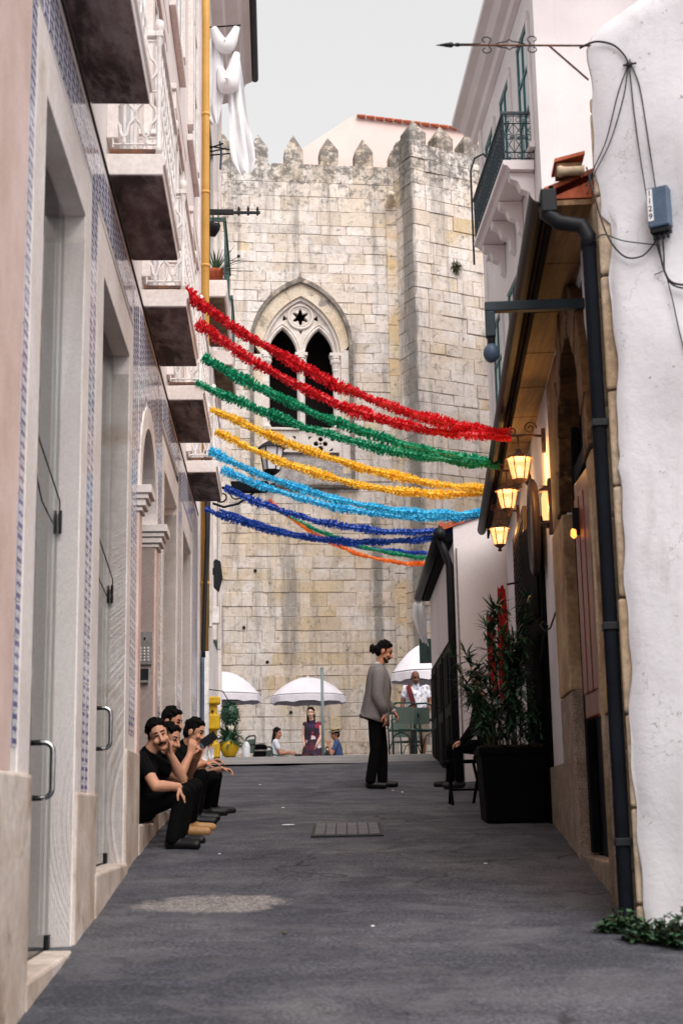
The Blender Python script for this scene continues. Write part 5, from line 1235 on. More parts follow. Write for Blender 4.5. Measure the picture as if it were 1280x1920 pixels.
# ================================================================== weeds at the foot of the whitewashed wall
def weed(x, y, n, hgt, spread, label, seed):
    rr = random.Random(seed); e = empty('weed', on_ground(x, y), 0, label, 'plant', 'weeds at the wall foot'); b = MB(); st = MB()
    for k in range(n):
        a = rr.uniform(0, 6.28); rad = spread*math.sqrt(rr.random()); hh = hgt*(1 - .6*rad/spread)*rr.uniform(.3, 1)
        tip = Vector((rad*math.cos(a), rad*math.sin(a)*.7, hh)); st.tube([(tip.x*.5, tip.y*.5, 0), (tip.x*.8, tip.y*.8, hh*.5), tip], .003, 4)
        for q in range(9):
            t = rr.uniform(.25, 1); p = Vector((tip.x*(.5 + .5*t), tip.y*(.5 + .5*t), hh*t)); a2 = rr.uniform(0, 6.28); el = rr.uniform(-.3, .9)
            blade(b, p, (math.cos(a2)*math.cos(el), math.sin(a2)*math.cos(el), math.sin(el)), rr.uniform(.03, .06), rr.uniform(.010, .018), .5, 3)
    st.build('stems', mt('stem'), e); b.build('leaves', mt('leaf_light'), e)
weed(1.33, 7.25, 40, .16, .13, 'low green weeds at the downpipe foot', 1)
weed(1.47, 7.0, 60, .14, .2, 'spreading green weeds under the whitewashed wall corner', 2)
weed(1.62, 6.85, 60, .30, .16, 'tallest green weeds at the right edge of the wall foot', 3)
# ================================================================== tall oleander-like plant in a black planter
pl = empty('planter_box', on_ground(1.40, 12.35), 0, 'square black planter standing on the asphalt by the dark door', 'planter')
px_, pw, ph_ = 0, .29, .60
MB().prism([(-.24, 0), (.24, 0), (.27, ph_), (-.27, ph_)], 'y', -.26, .26).build('body', mt('black_paint'), pl, bevel=.01)
MB().box(-.285, .285, -.275, .275, ph_ - .05, ph_ + .01).build('rim', mt('black_paint'), pl, bevel=.008)
MB().box(-.26, .26, -.25, .25, ph_ + .002, ph_ + .03).build('soil', mt('soil'), pl)
tp = empty('bamboo_plant', on_ground(1.40, 12.35, ph_), 0, 'tall dark green bamboo like plant growing in the black planter', 'plant')
b = MB(); st = MB(); rr = random.Random(11)
for k in range(17):
    x0, y0 = rr.uniform(-.2, .2), rr.uniform(-.2, .2); lean = Vector((x0*.9 + rr.uniform(-.22, .14), rr.uniform(-.15, .15), 0)); hh = rr.uniform(.55, 1.30)
    if abs(x0 + lean.x) > .3: hh *= .7
    pts = [Vector((x0, y0, 0)) + lean*(t**1.5) + Vector((0, 0, hh*t)) for t in [q/8 for q in range(9)]]; st.tube(pts, [.008*(1 - .6*q/8) for q in range(9)], 5)
    for q in range(int(44*hh) + 8):
        t = rr.uniform(.12, 1)**.8; i = min(7, int(t*8)); p = pts[i].lerp(pts[i+1], t*8 - i); a = rr.uniform(0, 6.28)
        # a whorl of narrow leaves
        el0 = rr.uniform(-.1, .8)
        for s_ in range(rr.choice([2, 3, 4])):
            aa = a + rr.uniform(-.9, .9); el = el0 + rr.uniform(-.4, .4)
            blade(b, p, (math.cos(aa)*math.cos(el), math.sin(aa)*math.cos(el), math.sin(el)), rr.uniform(.09, .19), rr.uniform(.008, .014), rr.uniform(.4, 1.1), 4)
    for s_ in range(9):
        aa = rr.uniform(0, 6.28); el = rr.uniform(.2, 1.3); blade(b, pts[-1], (math.cos(aa)*math.cos(el), math.sin(aa)*math.cos(el), math.sin(el)), rr.uniform(.1, .18), .009, .5, 4)
for k in range(300):   # low dense foliage
    a = rr.uniform(0, 6.28); el = rr.uniform(-.2, 1.2); p = Vector((rr.uniform(-.27, .27), rr.uniform(-.25, .25), rr.uniform(.02, .35)))
    blade(b, p, (math.cos(a)*math.cos(el), math.sin(a)*math.cos(el), math.sin(el)), rr.uniform(.1, .2), .010, .7, 4)
st.build('stems', mt('stem'), tp); b.build('leaves', mt('leaf'), tp)
# ================================================================== parasols, cafe chairs, tables
def parasol(x, y, zrim, rad, ztop, label, ph=0):
    e = empty('parasol', (x, y, g(y)), 0, label, 'parasol', 'white cafe parasols'); z0 = g(y); n = 8; b = MB(); rings = 7
    zr, zt = zrim - z0, ztop - z0
    for i in range(rings + 1):
        t = i / rings; 
        for j in range(n*4):
            a = 2*math.pi*j/(n*4) + ph; sc = 1 - .05*math.sin(t*1.57)*(1 - abs(((j % 4) / 4) - .5)*2)*1.0
            r_ = max(.02, rad*t*sc); b.v.append((r_*math.cos(a), r_*math.sin(a), zt - (zt - zr)*(t**2.1)))
    m_ = n*4; b.f = [(i*m_ + j, i*m_ + (j+1) % m_, (i+1)*m_ + (j+1) % m_, (i+1)*m_ + j) for i in range(rings) for j in range(m_)]
    cano = b.build('canopy', mt('parasol_cloth'), e, smooth=True)
    v = MB(); 
    for j in range(m_ + 1):
        a = 2*math.pi*(j % m_)/m_ + ph; sc = 1 - .05*(1 - abs(((j % 4) / 4) - .5)*2); r_ = rad*sc
        v.v += [(r_*math.cos(a), r_*math.sin(a), zr + .002), (r_*1.01*math.cos(a), r_*1.01*math.sin(a), zr - .13 - (.03 if j % 4 == 2 else 0))]
    v.f = [(2*j, 2*j + 2, 2*j + 3, 2*j + 1) for j in range(m_)]; v.build('valance', mt('parasol_cloth'), cano)
    st_ = MB()
    for dz in (.0, .05): 
        st_.tube([(rad*(.985 + dz*.1)*math.cos(2*math.pi*j/m_ + ph)*(1 - .05*(1 - abs(((j % 4) / 4) - .5)*2)), rad*(.985 + dz*.1)*math.sin(2*math.pi*j/m_ + ph)*(1 - .05*(1 - abs(((j % 4) / 4) - .5)*2)), zr + .035 - dz) for j in range(m_)], .006, 4, True)
    st_.build('stripe', mt('black_print'), cano)
    MB().tube([(0, 0, 0), (0, 0, zt + .05)], .022, 10).build('pole', mt('white_metal'), e)
    for j in range(n):
        a = 2*math.pi*j/n + ph; MB().tube([(0, 0, zt - .05), (.5*rad*math.cos(a), .5*rad*math.sin(a), zt - (zt - zr)*.26 - .02), (rad*.98*math.cos(a), rad*.98*math.sin(a), zr - .02)], .008, 5).build('rib', mt('white_metal'), e)
    MB().lathe([(.25, 0), (.25, .06), (.05, .1), (.04, .3)], 16).build('base', mt('grey_metal'), e)
parasol(-.87, 34, 4.05, .90, 4.52, 'white parasol in the middle, above the woman in the dress')
parasol(-2.85, 33, 4.02, .95, 4.60, 'white parasol at the left, half hidden by the cream house corner', .3)
parasol(1.72, 27.3, 3.92, .84, 4.55, 'white parasol at the right, above the man in the patterned shirt', .2)
def chair(x, y, rz, label, mat_='chair_green', zz=None):
    e = empty('cafe_chair', (x, y, g(y) if zz is None else zz), rz, label, 'chair', 'green cafe chairs')   # faces local -Y
    MB().prism([(-.23, -.22), (.23, -.22), (.25, .0), (.22, .22), (-.22, .22), (-.25, 0)], 'z', .43, .46).build('seat', mt('chair_weave'), e, bevel=.01)
    MB().tube([(.23*math.cos(a), .23*math.sin(a), .445) for a in [6.283*q/20 for q in range(20)]], .016, 6, True).build('seat_rim', mt(mat_), e)
    for sx in (-1, 1):
        MB().tube([(sx*.21, -.2, 0), (sx*.22, -.2, .44), (sx*.24, -.18, .62), (sx*.26, -.08, .67)], .015, 6).build('leg', mt(mat_), e, smooth=True)
        MB().tube([(sx*.20, .24, 0), (sx*.20, .22, .44), (sx*.215, .27, .85)], .015, 6).build('leg', mt(mat_), e, smooth=True)
        MB().tube([(sx*.26, -.1, .67), (sx*.27, .08, .68), (sx*.23, .25, .72)], .017, 6).build('armrest', mt(mat_), e, smooth=True)
        MB().tube([(sx*.21, -.19, .12), (sx*.12, -.19, .36), (sx*.0, -.19, .42)], .01, 5).build('brace', mt(mat_), e, smooth=True)
        MB().tube([(sx*.21, -.18, .2), (sx*.2, .22, .2)], .01, 5).build('stretcher', mt(mat_), e)
    MB().tube([(-.215, .27, .85), (-.12, .29, .89), (.12, .29, .89), (.215, .27, .85)], .017, 6).build('back_rail', mt(mat_), e, smooth=True)
    MB().add([(-.16, .24, .54), (.16, .24, .54), (.175, .272, .82), (-.175, .272, .82), (-.16, .252, .54), (.16, .252, .54), (.175, .284, .82), (-.175, .284, .82)], [(0, 1, 2, 3), (7, 6, 5, 4), (0, 4, 5, 1), (1, 5, 6, 2), (2, 6, 7, 3), (3, 7, 4, 0)]).build('backrest', mt('chair_weave'), e)
chair(.98, 24.7, R(180) + .1, 'green cafe chair nearest the standing man, its back to the lane')
chair(1.42, 24.9, R(180) - .5, 'green cafe chair beside the dark doors at the lane crest')
chair(1.15, 26.6, R(20), 'green cafe chair behind the front pair, beyond the small table')
chair(-1.42, 31.6, R(-70) + 3.14, 'green cafe chair under the seated woman in white', 'chair_dark')
chair(-.12, 32.0, R(70), 'dark cafe chair under the man in the straw hat', 'chair_dark')
chair(-2.15, 29.0, R(-60), 'dark cafe chair at the left by the cream house corner', 'chair_dark')
def table(x, y, label):
    e = empty('cafe_table', (x, y, g(y)), 0, label, 'table'); MB().lathe([(.34, .70), (.35, .71), (.35, .73), (.34, .74)], 24).build('table_top', mt('chair_dark'), e)
    MB().tube([(0, 0, .02), (0, 0, .70)], .025, 8).build('stem', mt('chair_dark'), e); MB().lathe([(.22, 0), (.2, .02), (.04, .05)], 16).build('foot', mt('chair_dark'), e)
table(-.80, 32.2, 'round dark cafe table behind the woman in the dress'); table(1.25, 25.7, 'round dark cafe table between the green chairs')
po = empty('sign_post', (-.44, 28, g(28)), 0, 'thin grey metal post standing at the edge of the square', 'post')
MB().tube([(0, 0, 0), (0, 0, 4.13 - g(28))], .03, 10).build('pole', mt('post_grey'), po, smooth=True); MB().lathe([(.034, 0), (.03, .03), (.0, .04)], 10, (0, 0, 4.13 - g(28))).build('cap', mt('post_grey'), po)
MB().lathe([(.08, 0), (.08, .02), (.04, .04)], 12).build('base_plate', mt('post_grey'), po)
bn = empty('waste_bin', (-1.85, 31.0, g(31)), 0, 'dark cylindrical waste bin left of the seated woman', 'bin')
MB().lathe([(.13, 0), (.14, .03), (.14, .85), (.15, .86), (.15, .9), (.1, .93)], 16).build('body', mt('black_paint'), bn, smooth=False); MB().lathe([(.155, .0), (.155, .03)], 16, (0, 0, .78)).build('band', mt('grey_metal'), bn)
bt = empty('water_jug', (-1.9, 27.5, g(27.5)), 0, 'pale plastic water bottle standing at the foot of the cathedral side', 'bottle')
MB().lathe([(.07, 0), (.075, .02), (.075, .30), (.05, .36), (.02, .39)], 14, (0, 0, .22)).build('body', mt('milk_glass'), bt, smooth=True); MB().lathe([(.024, 0), (.024, .03)], 10, (0, 0, .61)).build('cap', mt('blue_grey_box'), bt); MB().box(-.1, .1, -.1, .1, 0, .219).build('crate', mt('chair_dark'), bt)
# small dark stool / board leaning by the planter
bo = empty('folding_stool', on_ground(1.16, 14.3), R(8), 'low dark wooden folding stool behind the planter', 'stool')
MB().box(-.18, .18, -.15, .15, .40, .43).build('seat', mt('black_paint'), bo, bevel=.006)
for sx in (-1, 1):
    MB().tube([(sx*.15, -.14, 0), (sx*.13, .12, .40)], .016, 6).build('leg', mt('black_paint'), bo); MB().tube([(sx*.12, .14, 0), (sx*.14, -.12, .40)], .016, 6).build('leg', mt('black_paint'), bo)
MB().tube([(-.14, -.05, .14), (.14, -.05, .14)], .012, 6).build('stretcher', mt('black_paint'), bo)
# ================================================================== people
V3 = lambda p: Vector(p)
def cap_mesh(b, p0, p1, r0, r1, n=12):
    p0, p1 = V3(p0), V3(p1); d = p1 - p0; L = d.length
    if L < 1e-5: d = Vector((0, 0, 1)); L = 1e-5
    d.normalize(); pts = []; rr = []
    for i in range(5): a = math.pi/2*(1 - i/4.0); pts.append(p0 - d*r0*math.sin(a)); rr.append(max(1e-4, r0*math.cos(a)))
    for i in range(5): a = math.pi/2*(i/4.0); pts.append(p1 + d*r1*math.sin(a)); rr.append(max(1e-4, r1*math.cos(a)))
    b.tube(pts, rr, n)
def frame_of(face, up):
    f = V3(face).normalized(); u = V3(up); u = (u - f*u.dot(f)).normalized(); s = f.cross(u).normalized(); return s, f, u      # side (person's right), forward, up
def remesh(prims, voxel, smooth=3):
    b = MB()
    for p in prims:
        if p[0] == 'cap': cap_mesh(b, *p[1:5])
        else:
            _, c, rad, fr, tg = p; s, f, u = fr
            mm = Matrix((s, f, u)).transposed().to_4x4(); b.ell(c, rad, 12, mm)
    me = b.mesh('tmp'); ob = bpy.data.objects.new('tmp', me); COL.objects.link(ob)
    md = ob.modifiers.new('r', 'REMESH'); md.mode = 'VOXEL'; md.voxel_size = voxel; md.adaptivity = 0
    if smooth: sm = ob.modifiers.new('s', 'SMOOTH'); sm.factor = .5; sm.iterations = smooth
    out = bpy.data.meshes.new_from_object(ob.evaluated_get(bpy.context.evaluated_depsgraph_get())); bpy.data.objects.remove(ob); bpy.data.meshes.remove(me)
    return out
def assign(me, prims, order, matmap):
    n = len(me.polygons); c = np.empty(n*3); me.polygons.foreach_get('center', c); c = c.reshape(-1, 3); best = np.full(n, 1e9); idx = np.zeros(n, int)
    for p in prims:
        tg = p[-1]
        if p[0] == 'cap':
            a, b_ = np.array(p[1]), np.array(p[2]); ab = b_ - a; L = max(1e-9, ab @ ab); t = np.clip(((c - a) @ ab)/L, 0, 1)
            d = np.linalg.norm(c - (a + t[:, None]*ab), axis=1) - (p[3] + (p[4] - p[3])*t)
        else:
            q = c - np.array(p[1]); s, f, u = [np.array(x) for x in p[3]]; r_ = np.array(p[2]); k = np.stack([q @ s, q @ f, q @ u], 1)/r_; d = (np.linalg.norm(k, axis=1) - 1)*r_.min()
        if tg in ('eye', 'brow', 'lip', 'hair', 'white'): d = d - .0022
        m_ = d < best; best[m_] = d[m_]; idx[m_] = order.index(tg)
    me.materials.clear()
    for k in order: me.materials.append(matmap[k])
    me.polygons.foreach_set('material_index', idx.astype(np.int32)); me.polygons.foreach_set('use_smooth', np.ones(n, bool)); me.update()
def hand_prims(w_, d, n_, tg='skin', curl=.5, sc=1.0):
    """w_: wrist, d: pointing direction, n_: palm normal (fingers curl towards it)"""
    d = V3(d).normalized(); n_ = V3(n_); n_ = (n_ - d*n_.dot(d)).normalized(); s = d.cross(n_); w_ = V3(w_); P = []
    for k in (-.026, -.009, .009, .026): P.append(('cap', w_ + s*k*.6*sc, w_ + d*.085*sc + s*k*sc, .014*sc, .012*sc, tg))
    for k, ln in ((-.028, .062), (-.0095, .076), (.0095, .072), (.028, .056)):
        a = w_ + d*.088*sc + s*k*sc; c1 = (d*math.cos(curl) + n_*math.sin(curl)); c2 = (d*math.cos(curl*2.1) + n_*math.sin(curl*2.1))
        m_ = a + c1*ln*.55*sc; P += [('cap', a, m_, .0095*sc, .0088*sc, tg), ('cap', m_, m_ + c2*ln*.5*sc, .0088*sc, .0075*sc, tg)]
    t0 = w_ + d*.025*sc - s*.03*sc; t1 = t0 + (d*.6 - s*.65 + n_*.45).normalized()*.05*sc; P += [('cap', t0, t1, .013*sc, .010*sc, tg), ('cap', t1, t1 + (d*.9 - s*.1 + n_*.4).normalized()*.03*sc, .010*sc, .008*sc, tg)]
    return P
def head_prims(c, face, up, male=True, brow=True, stache=False, beard=False):
    s, f, u = fr = frame_of(face, up); c = V3(c); P = []
    at_ = lambda a, b_, d: c + s*a + f*b_ + u*d
    P.append(('ell', at_(0, -.008, .03), (.073, .092, .092), fr, 'skin')); P.append(('ell', at_(0, .018, -.045), (.056, .068, .070), fr, 'skin'))
    P.append(('ell', at_(0, .048, -.088), (.032, .034, .026), fr, 'skin'))                                    # chin
    P.append(('cap', at_(0, .085, .012), at_(0, .108, -.030), .010, .0145, 'skin')); P.append(('cap', at_(-.014, .09, -.034), at_(.014, .09, -.034), .009, .009, 'skin'))
    for k in (-1, 1):
        P.append(('ell', at_(k*.076, -.01, -.008), (.010, .020, .032), fr, 'skin')); P.append(('ell', at_(k*.038, .066, -.028), (.024, .020, .022), fr, 'skin'))   # ears, cheeks
        P.append(('ell', at_(k*.031, .079, .012), (.0125, .009, .0048), fr, 'eye'))
        P.append(('cap', at_(k*.014, .088, .034), at_(k*.048, .074, .036), .0042 if male else .003, .003 if male else .002, 'brow'))
    P.append(('cap', at_(-.015, .083, -.066), at_(.015, .083, -.066), .005, .005, 'lip'))
    if stache: P += [('cap', at_(0, .092, -.050), at_(k*.030, .078, -.058), .0075, .005, 'brow') for k in (-1, 1)]
    if beard:
        P += [('cap', at_(k*.05, .03, -.075), at_(k*.03, .055, -.095), .010, .014, 'brow') for k in (-1, 1)] + [('cap', at_(-.016, .07, -.1), at_(.016, .07, -.1), .017, .017, 'brow')] + [('cap', at_(0, .094, -.050), at_(k*.030, .080, -.062), .008, .007, 'brow') for k in (-1, 1)]
    return P
def hair_prims(c, face, up, style='short', seed=1):
    s, f, u = fr = frame_of(face, up); c = V3(c); rr = random.Random(seed); P = []; at_ = lambda a, b_, d: c + s*a + f*b_ + u*d
    P.append(('ell', at_(0, -.019, .051), (.080, .092, .086), fr, 'hair'))
    for k in range(13):
        x = -.06 + .01*k; P.append(('cap', at_(x, .050 - 5*x*x, .112 - 4*x*x), at_(x + rr.uniform(-.012, .012), .066 - 6*x*x, .100 - 3*x*x + rr.uniform(-.008, .006)), .013, .007, 'hair')); P.append(('ell', at_(0, -.055, .0), (.074, .055, .075), fr, 'hair'))
    n = 46 if style == 'short' else 60
    for k in range(n):
        a = rr.uniform(-2.6, 2.6) + math.pi; el = rr.uniform(.05, 1.5); x, y, z_ = .078*math.cos(el)*math.sin(a), .086*math.cos(el)*math.cos(a) - .02, .05 + .084*math.sin(el)
        if y > .04 and z_ < .085: continue
        P.append(('cap', at_(x, y, z_), at_(x*1.06, y + rr.uniform(-.008, .02), z_ + rr.uniform(-.005, .012)), rr.uniform(.010, .017), .008, 'hair'))
    for k in (-1, 1): P.append(('cap', at_(k*.074, .018, .03), at_(k*.075, .022, -.012), .008, .005, 'hair'))
    if style == 'bun':
        for k in range(40):
            v = Vector((rr.gauss(0, 1), rr.gauss(0, 1), rr.gauss(0, 1))).normalized()*.048; P.append(('cap', at_(0, -.125, -.005) + v*.6, at_(0, -.125, -.005) + v*rr.uniform(.9, 1.25), .022, .012, 'hair'))
        P.append(('cap', at_(0, -.08, .03), at_(0, -.125, -.005), .04, .035, 'hair'))
    if style == 'long':
        for k in range(26):
            a = rr.uniform(-1.9, 1.9) + math.pi; x, y = .075*math.sin(a), .07*math.cos(a) - .02; P.append(('cap', at_(x, y, .0), at_(x*1.15, y - rr.uniform(0, .03), -rr.uniform(.17, .25)), .018, .010, 'hair'))
    return P
def person(name_label, J, mats_, o, voxel=.008, base=None, cat='person', group=None):
    """J: joints in world space. o: options. One continuous body mesh; hair and loose clothing are children."""
    root = empty('person', base, 0, name_label, cat, group); off = V3(base)
    K = {k: (V3(v) - off if k not in ('face', 'hup', 'hdL', 'hdR', 'hnL', 'hnR') else V3(v)) for k, v in J.items()}
    P = []; up = (K['neck'] - K['pel']).normalized()
    top, bot = 'top', 'bottom'; tr = o.get('torso', 1.0)
    for sd in 'LR':
        sh, hp = K['sh' + sd], K['hip' + sd]; inw = (K['shL'] + K['shR'])/2
        P.append(('cap', hp + up*.07, sh.lerp(inw, .38) - up*.06, .098*tr, .092*tr, top)); P.append(('cap', sh.lerp(inw, .25) - up*.02, sh, .07*tr, .055, top))
        P.append(('cap', hp, K['kn' + sd], .092*o.get('leg', 1), .066*o.get('leg', 1), o.get('thigh', bot))); P.append(('cap', K['kn' + sd], K['an' + sd], .064*o.get('leg', 1), o.get('cuff', .052), o.get('shin', bot)))
        an, to = K['an' + sd], K['to' + sd]; dn = Vector((0, 0, -1)); heel = an + (an - to).normalized()*.03; heel.z = to.z + .012
        P.append(('cap', heel, to, .040, .036, 'shoe')); P.append(('cap', an, heel.lerp(to, .25), .044, .042, 'shoe')); P.append(('cap', heel - Vector((0, 0, .022)), to - Vector((0, 0, .018)), .022, .022, o.get('sole', 'shoe')))
        el, wr = K['el' + sd], K['wr' + sd]; lng = o.get('sleeve', 'short')
        if lng == 'long': P += [('cap', sh, el, .062, .052, top), ('cap', el, wr, .052, .040, top)]
        elif lng == 'none': P += [('cap', sh, el, .046, .036, 'skin'), ('cap', el, wr, .036, .024, 'skin')]
        else:
            P += [('cap', sh, el, .050, .041, 'skin'), ('cap', el, el.lerp(wr, .35), .041, .042, 'skin'), ('cap', el.lerp(wr, .35), wr, .042, .028, 'skin'), ('cap', sh, sh.lerp(el, .52), .064, .060, top)]
        P += hand_prims(wr, K['hd' + sd], K['hn' + sd], 'skin', o.get('curl' + sd, .5), o.get('hand', 1.0))
    P.append(('cap', K['pel'], K['chest'], .115*tr, .118*tr, top)); P.append(('cap', K['hipL'], K['hipR'], .108*tr, .108*tr, bot))
    P.append(('cap', K['pel'] - up*.02, K['pel'] + up*.02, .118*tr, .11*tr, bot))
    P.append(('cap', K['chest'] + up*.08, K['neck'], .075, .062, top)); P.append(('cap', K['neck'] - up*.01, K['head'] - up*.02, .054, .05, 'skin'))
    if o.get('belly'): P.append(('cap', K['pel'] + up*.12, K['chest'] - up*.08, .13*tr, .12*tr, top))
    P += head_prims(K['head'], K['face'], K['hup'], o.get('male', True), True, o.get('stache', False), o.get('beard', False))
    order = ['skin', 'top', 'bottom', 'shoe', 'sole', 'eye', 'brow', 'lip', 'hair']
    me = remesh(P, voxel); assign(me, P, order, {k: mats_.get(k, mats_['skin']) for k in order}); me.name = 'body'; link('body', me, root)
    if o.get('hair', 'short') != 'none':
        Hp = hair_prims(K['head'], K['face'], K['hup'], o.get('hair', 'short'), o.get('seed', 1)); hm = remesh(Hp, max(.006, voxel*.75), 1); hm.materials.clear(); hm.materials.append(mats_['hair']); hm.polygons.foreach_set('use_smooth', [True]*len(hm.polygons)); link('hair', hm, root)
    return root, off
def skin_set(sk, top, bot, shoe, hair, sole=None):
    lipc = tuple(c*f for c, f in zip(sk[:3], (.62, .42, .42))) + (1,)
    return dict(skin=plain('skin', sk, .55, .05, 30), top=plain('shirt_cloth', top, .9, .1, 18), bottom=plain('trouser_cloth', bot, .9, .1, 18), shoe=plain('shoe_leather', shoe, .5, .1), sole=plain('shoe_sole', sole or shoe, .7, .1), eye=plain('eye', srgb(24,18,16), .3, .02), brow=plain('brow_hair', hair, .8, .1), lip=plain('lips', lipc, .5, .05), hair=plain('hair_strands', hair, .86, .3, 120))
BLK = srgb(8,8,10); HAIR = srgb(15,12,12)
GRP = 'men in black sitting along the left wall'
# --- front seated man, cheek on his hand, looking at the camera
J = dict(pel=(-1.60,10.86,1.43), chest=(-1.53,10.85,1.72), neck=(-1.485,10.84,1.85), head=(-1.405,10.82,1.975), face=(.30,-1,-.10), hup=(-.30,-.12,1),
 shL=(-1.49,11.02,1.80), shR=(-1.52,10.66,1.80), elR=(-1.385,10.52,1.60), wrR=(-1.235,10.66,1.595), hdR=(.5,.1,-.85), hnR=(-.9,.2,-.4),
 elL=(-1.25,11.04,1.66), wrL=(-1.325,10.93,1.835), hdL=(-.05,-.25,.95), hnL=(-.9,-.3,.1),
 hipL=(-1.60,10.96,1.42), hipR=(-1.60,10.76,1.42), knL=(-1.21,11.04,1.57), knR=(-1.21,10.70,1.54), anL=(-1.26,11.0,1.25), anR=(-1.27,10.66,1.22), toL=(-1.10,10.98,1.20), toR=(-1.10,10.62,1.175))
person('man in black t-shirt sitting on the doorstep, cheek on his hand, facing the camera', J, skin_set(srgb(204,150,122), BLK, srgb(6,6,7), srgb(13,13,15), HAIR), dict(stache=True, curlR=.35, curlL=.35, seed=3, cuff=.06), .0052, (-1.35, 10.85, g(10.85)), group=GRP)
# --- second man, mostly hidden behind him, forearm raised
J = dict(pel=(-1.62,11.65,1.47), chest=(-1.56,11.62,1.75), neck=(-1.50,11.60,1.88), head=(-1.42,11.58,1.985), face=(.85,-.45,-.25), hup=(.1,0,1),
 shL=(-1.53,11.80,1.83), shR=(-1.53,11.42,1.82), elR=(-1.315,11.32,1.66), wrR=(-1.235,11.42,1.85), hdR=(.25,.1,.9), hnR=(-.4,.8,0),
 elL=(-1.30,11.85,1.70), wrL=(-1.20,11.62,1.84), hdL=(.3,-.5,.6), hnL=(-.5,-.6,0), hipL=(-1.62,11.75,1.46), hipR=(-1.62,11.55,1.46), knL=(-1.24,11.85,1.62), knR=(-1.23,11.5,1.60), anL=(-1.28,11.95,1.35), anR=(-1.30,11.62,1.33), toL=(-1.11,12.0,1.285), toR=(-1.12,11.62,1.255))
person('man in black with tan shoes sitting behind the front man, forearm raised', J, skin_set(srgb(196,140,112), BLK, srgb(6,6,8), srgb(176,132,84), HAIR, srgb(190,150,100)), dict(curlL=.7, curlR=.6, seed=4), .0075, (-1.4, 11.65, g(11.65)), group=GRP)
# --- third man, taller, in profile against the wall
J = dict(pel=(-1.66,12.55,1.58), chest=(-1.62,12.52,1.90), neck=(-1.57,12.50,2.05), head=(-1.505,12.46,2.175), face=(.9,-.35,-.22), hup=(.12,0,1),
 shL=(-1.60,12.70,1.99), shR=(-1.60,12.33,1.98), elR=(-1.42,12.25,1.75), wrR=(-1.22,12.38,1.82), hdR=(.9,.2,.1), hnR=(0,.3,-1), elL=(-1.40,12.8,1.76), wrL=(-1.2,12.68,1.84), hdL=(.9,-.2,.1), hnL=(0,-.3,-1),
 hipL=(-1.66,12.65,1.57), hipR=(-1.66,12.45,1.57), knL=(-1.27,12.72,1.72), knR=(-1.27,12.42,1.70), anL=(-1.31,12.72,1.42), anR=(-1.32,12.42,1.40), toL=(-1.14,12.74,1.36), toR=(-1.14,12.42,1.33))
person('man in black against the wall, highest head of the seated group', J, skin_set(srgb(190,134,106), BLK, srgb(6,6,8), srgb(14,14,17), HAIR), dict(seed=5), .0085, (-1.45, 12.5, g(12.5)), group=GRP)
# --- fourth man, profile, phone at his mouth
J = dict(pel=(-1.63,13.30,1.60), chest=(-1.55,13.27,1.88), neck=(-1.475,13.25,2.02), head=(-1.385,13.20,2.125), face=(.92,-.28,-.28), hup=(.22,0,1),
 shL=(-1.50,13.45,1.97), shR=(-1.50,13.06,1.96), elR=(-1.30,12.96,1.75), wrR=(-1.275,13.06,1.95), hdR=(.35,.1,.8), hnR=(.1,.9,0), elL=(-1.33,13.55,1.74), wrL=(-1.16,13.42,1.80), hdL=(.9,-.1,-.15), hnL=(0,-.3,-1),
 hipL=(-1.63,13.40,1.59), hipR=(-1.63,13.20,1.59), knL=(-1.22,13.52,1.74), knR=(-1.22,13.22,1.72), anL=(-1.26,13.66,1.48), anR=(-1.30,13.42,1.47), toL=(-1.08,13.75,1.42), toR=(-1.13,13.48,1.405))
person('man in black at the far end of the group, phone by his mouth', J, skin_set(srgb(200,146,116), BLK, srgb(6,6,8), srgb(18,18,22), HAIR, srgb(226,226,228)), dict(curlR=.9, curlL=.7, seed=6), .0075, (-1.45, 13.3, g(13.3)), group=GRP)
ph = MB().box(-.04, .04, -.006, .006, -.075, .075).build('phone', mt('black_metal'), None, bevel=.006); ph.location = (-1.235, 13.03, 2.055); ph.rotation_euler = (R(10), R(55), R(15)); tag(ph, 'black phone held up by the man at the far end of the seated group', 'phone')
nk = MB(); cloth_strip(nk, [(0, 0, .07), (.01, 0, .04), (.0, .01, .0), (.02, 0, -.03)], [.05, .09, .10, .06], .02, 6, 8); nk = nk.build('napkin', mt('fabric_white'), None, smooth=True); nk.location = (-1.185, 12.40, 1.88); tag(nk, 'crumpled white napkin in a seated man hand', 'napkin')
# --- standing man in the grey blazer
bx, by_ = .0, 16.78
J = dict(pel=(.36,by_,2.56), chest=(.395,by_,2.88), neck=(.405,by_,3.06), head=(.475,by_,3.225), face=(.93,-.12,-.36), hup=(.36,0,.93),
 shL=(.40,by_+.17,2.98), shR=(.40,by_-.17,2.98), elR=(.385,by_-.22,2.70), wrR=(.455,by_-.20,2.49), hdR=(.2,0,-1), hnR=(-.9,.3,0), elL=(.43,by_+.22,2.72), wrL=(.56,by_+.19,2.55), hdL=(.6,-.1,-.8), hnL=(-.8,-.3,-.4),
 hipL=(.37,by_+.09,2.52), hipR=(.35,by_-.09,2.52), knL=(.43,by_+.10,2.09), knR=(.34,by_-.10,2.08), anL=(.42,by_+.11,1.75), anR=(.28,by_-.10,1.74), toL=(.57,by_+.12,1.69), toR=(.44,by_-.12,1.675))
ms = skin_set(srgb(188,130,102), srgb(216,214,214), srgb(6,6,8), srgb(12,12,13), srgb(20,17,17))
root, off = person('man in a grey blazer with tied back curly hair standing in the lane', J, ms, dict(sleeve='long', hair='bun', beard=True, seed=9, leg=1.0, cuff=.062), .007, (.37, by_, g(16.8)))
blz = plain('grey_blazer_wool', srgb(128,124,124), .95, .08, 30)
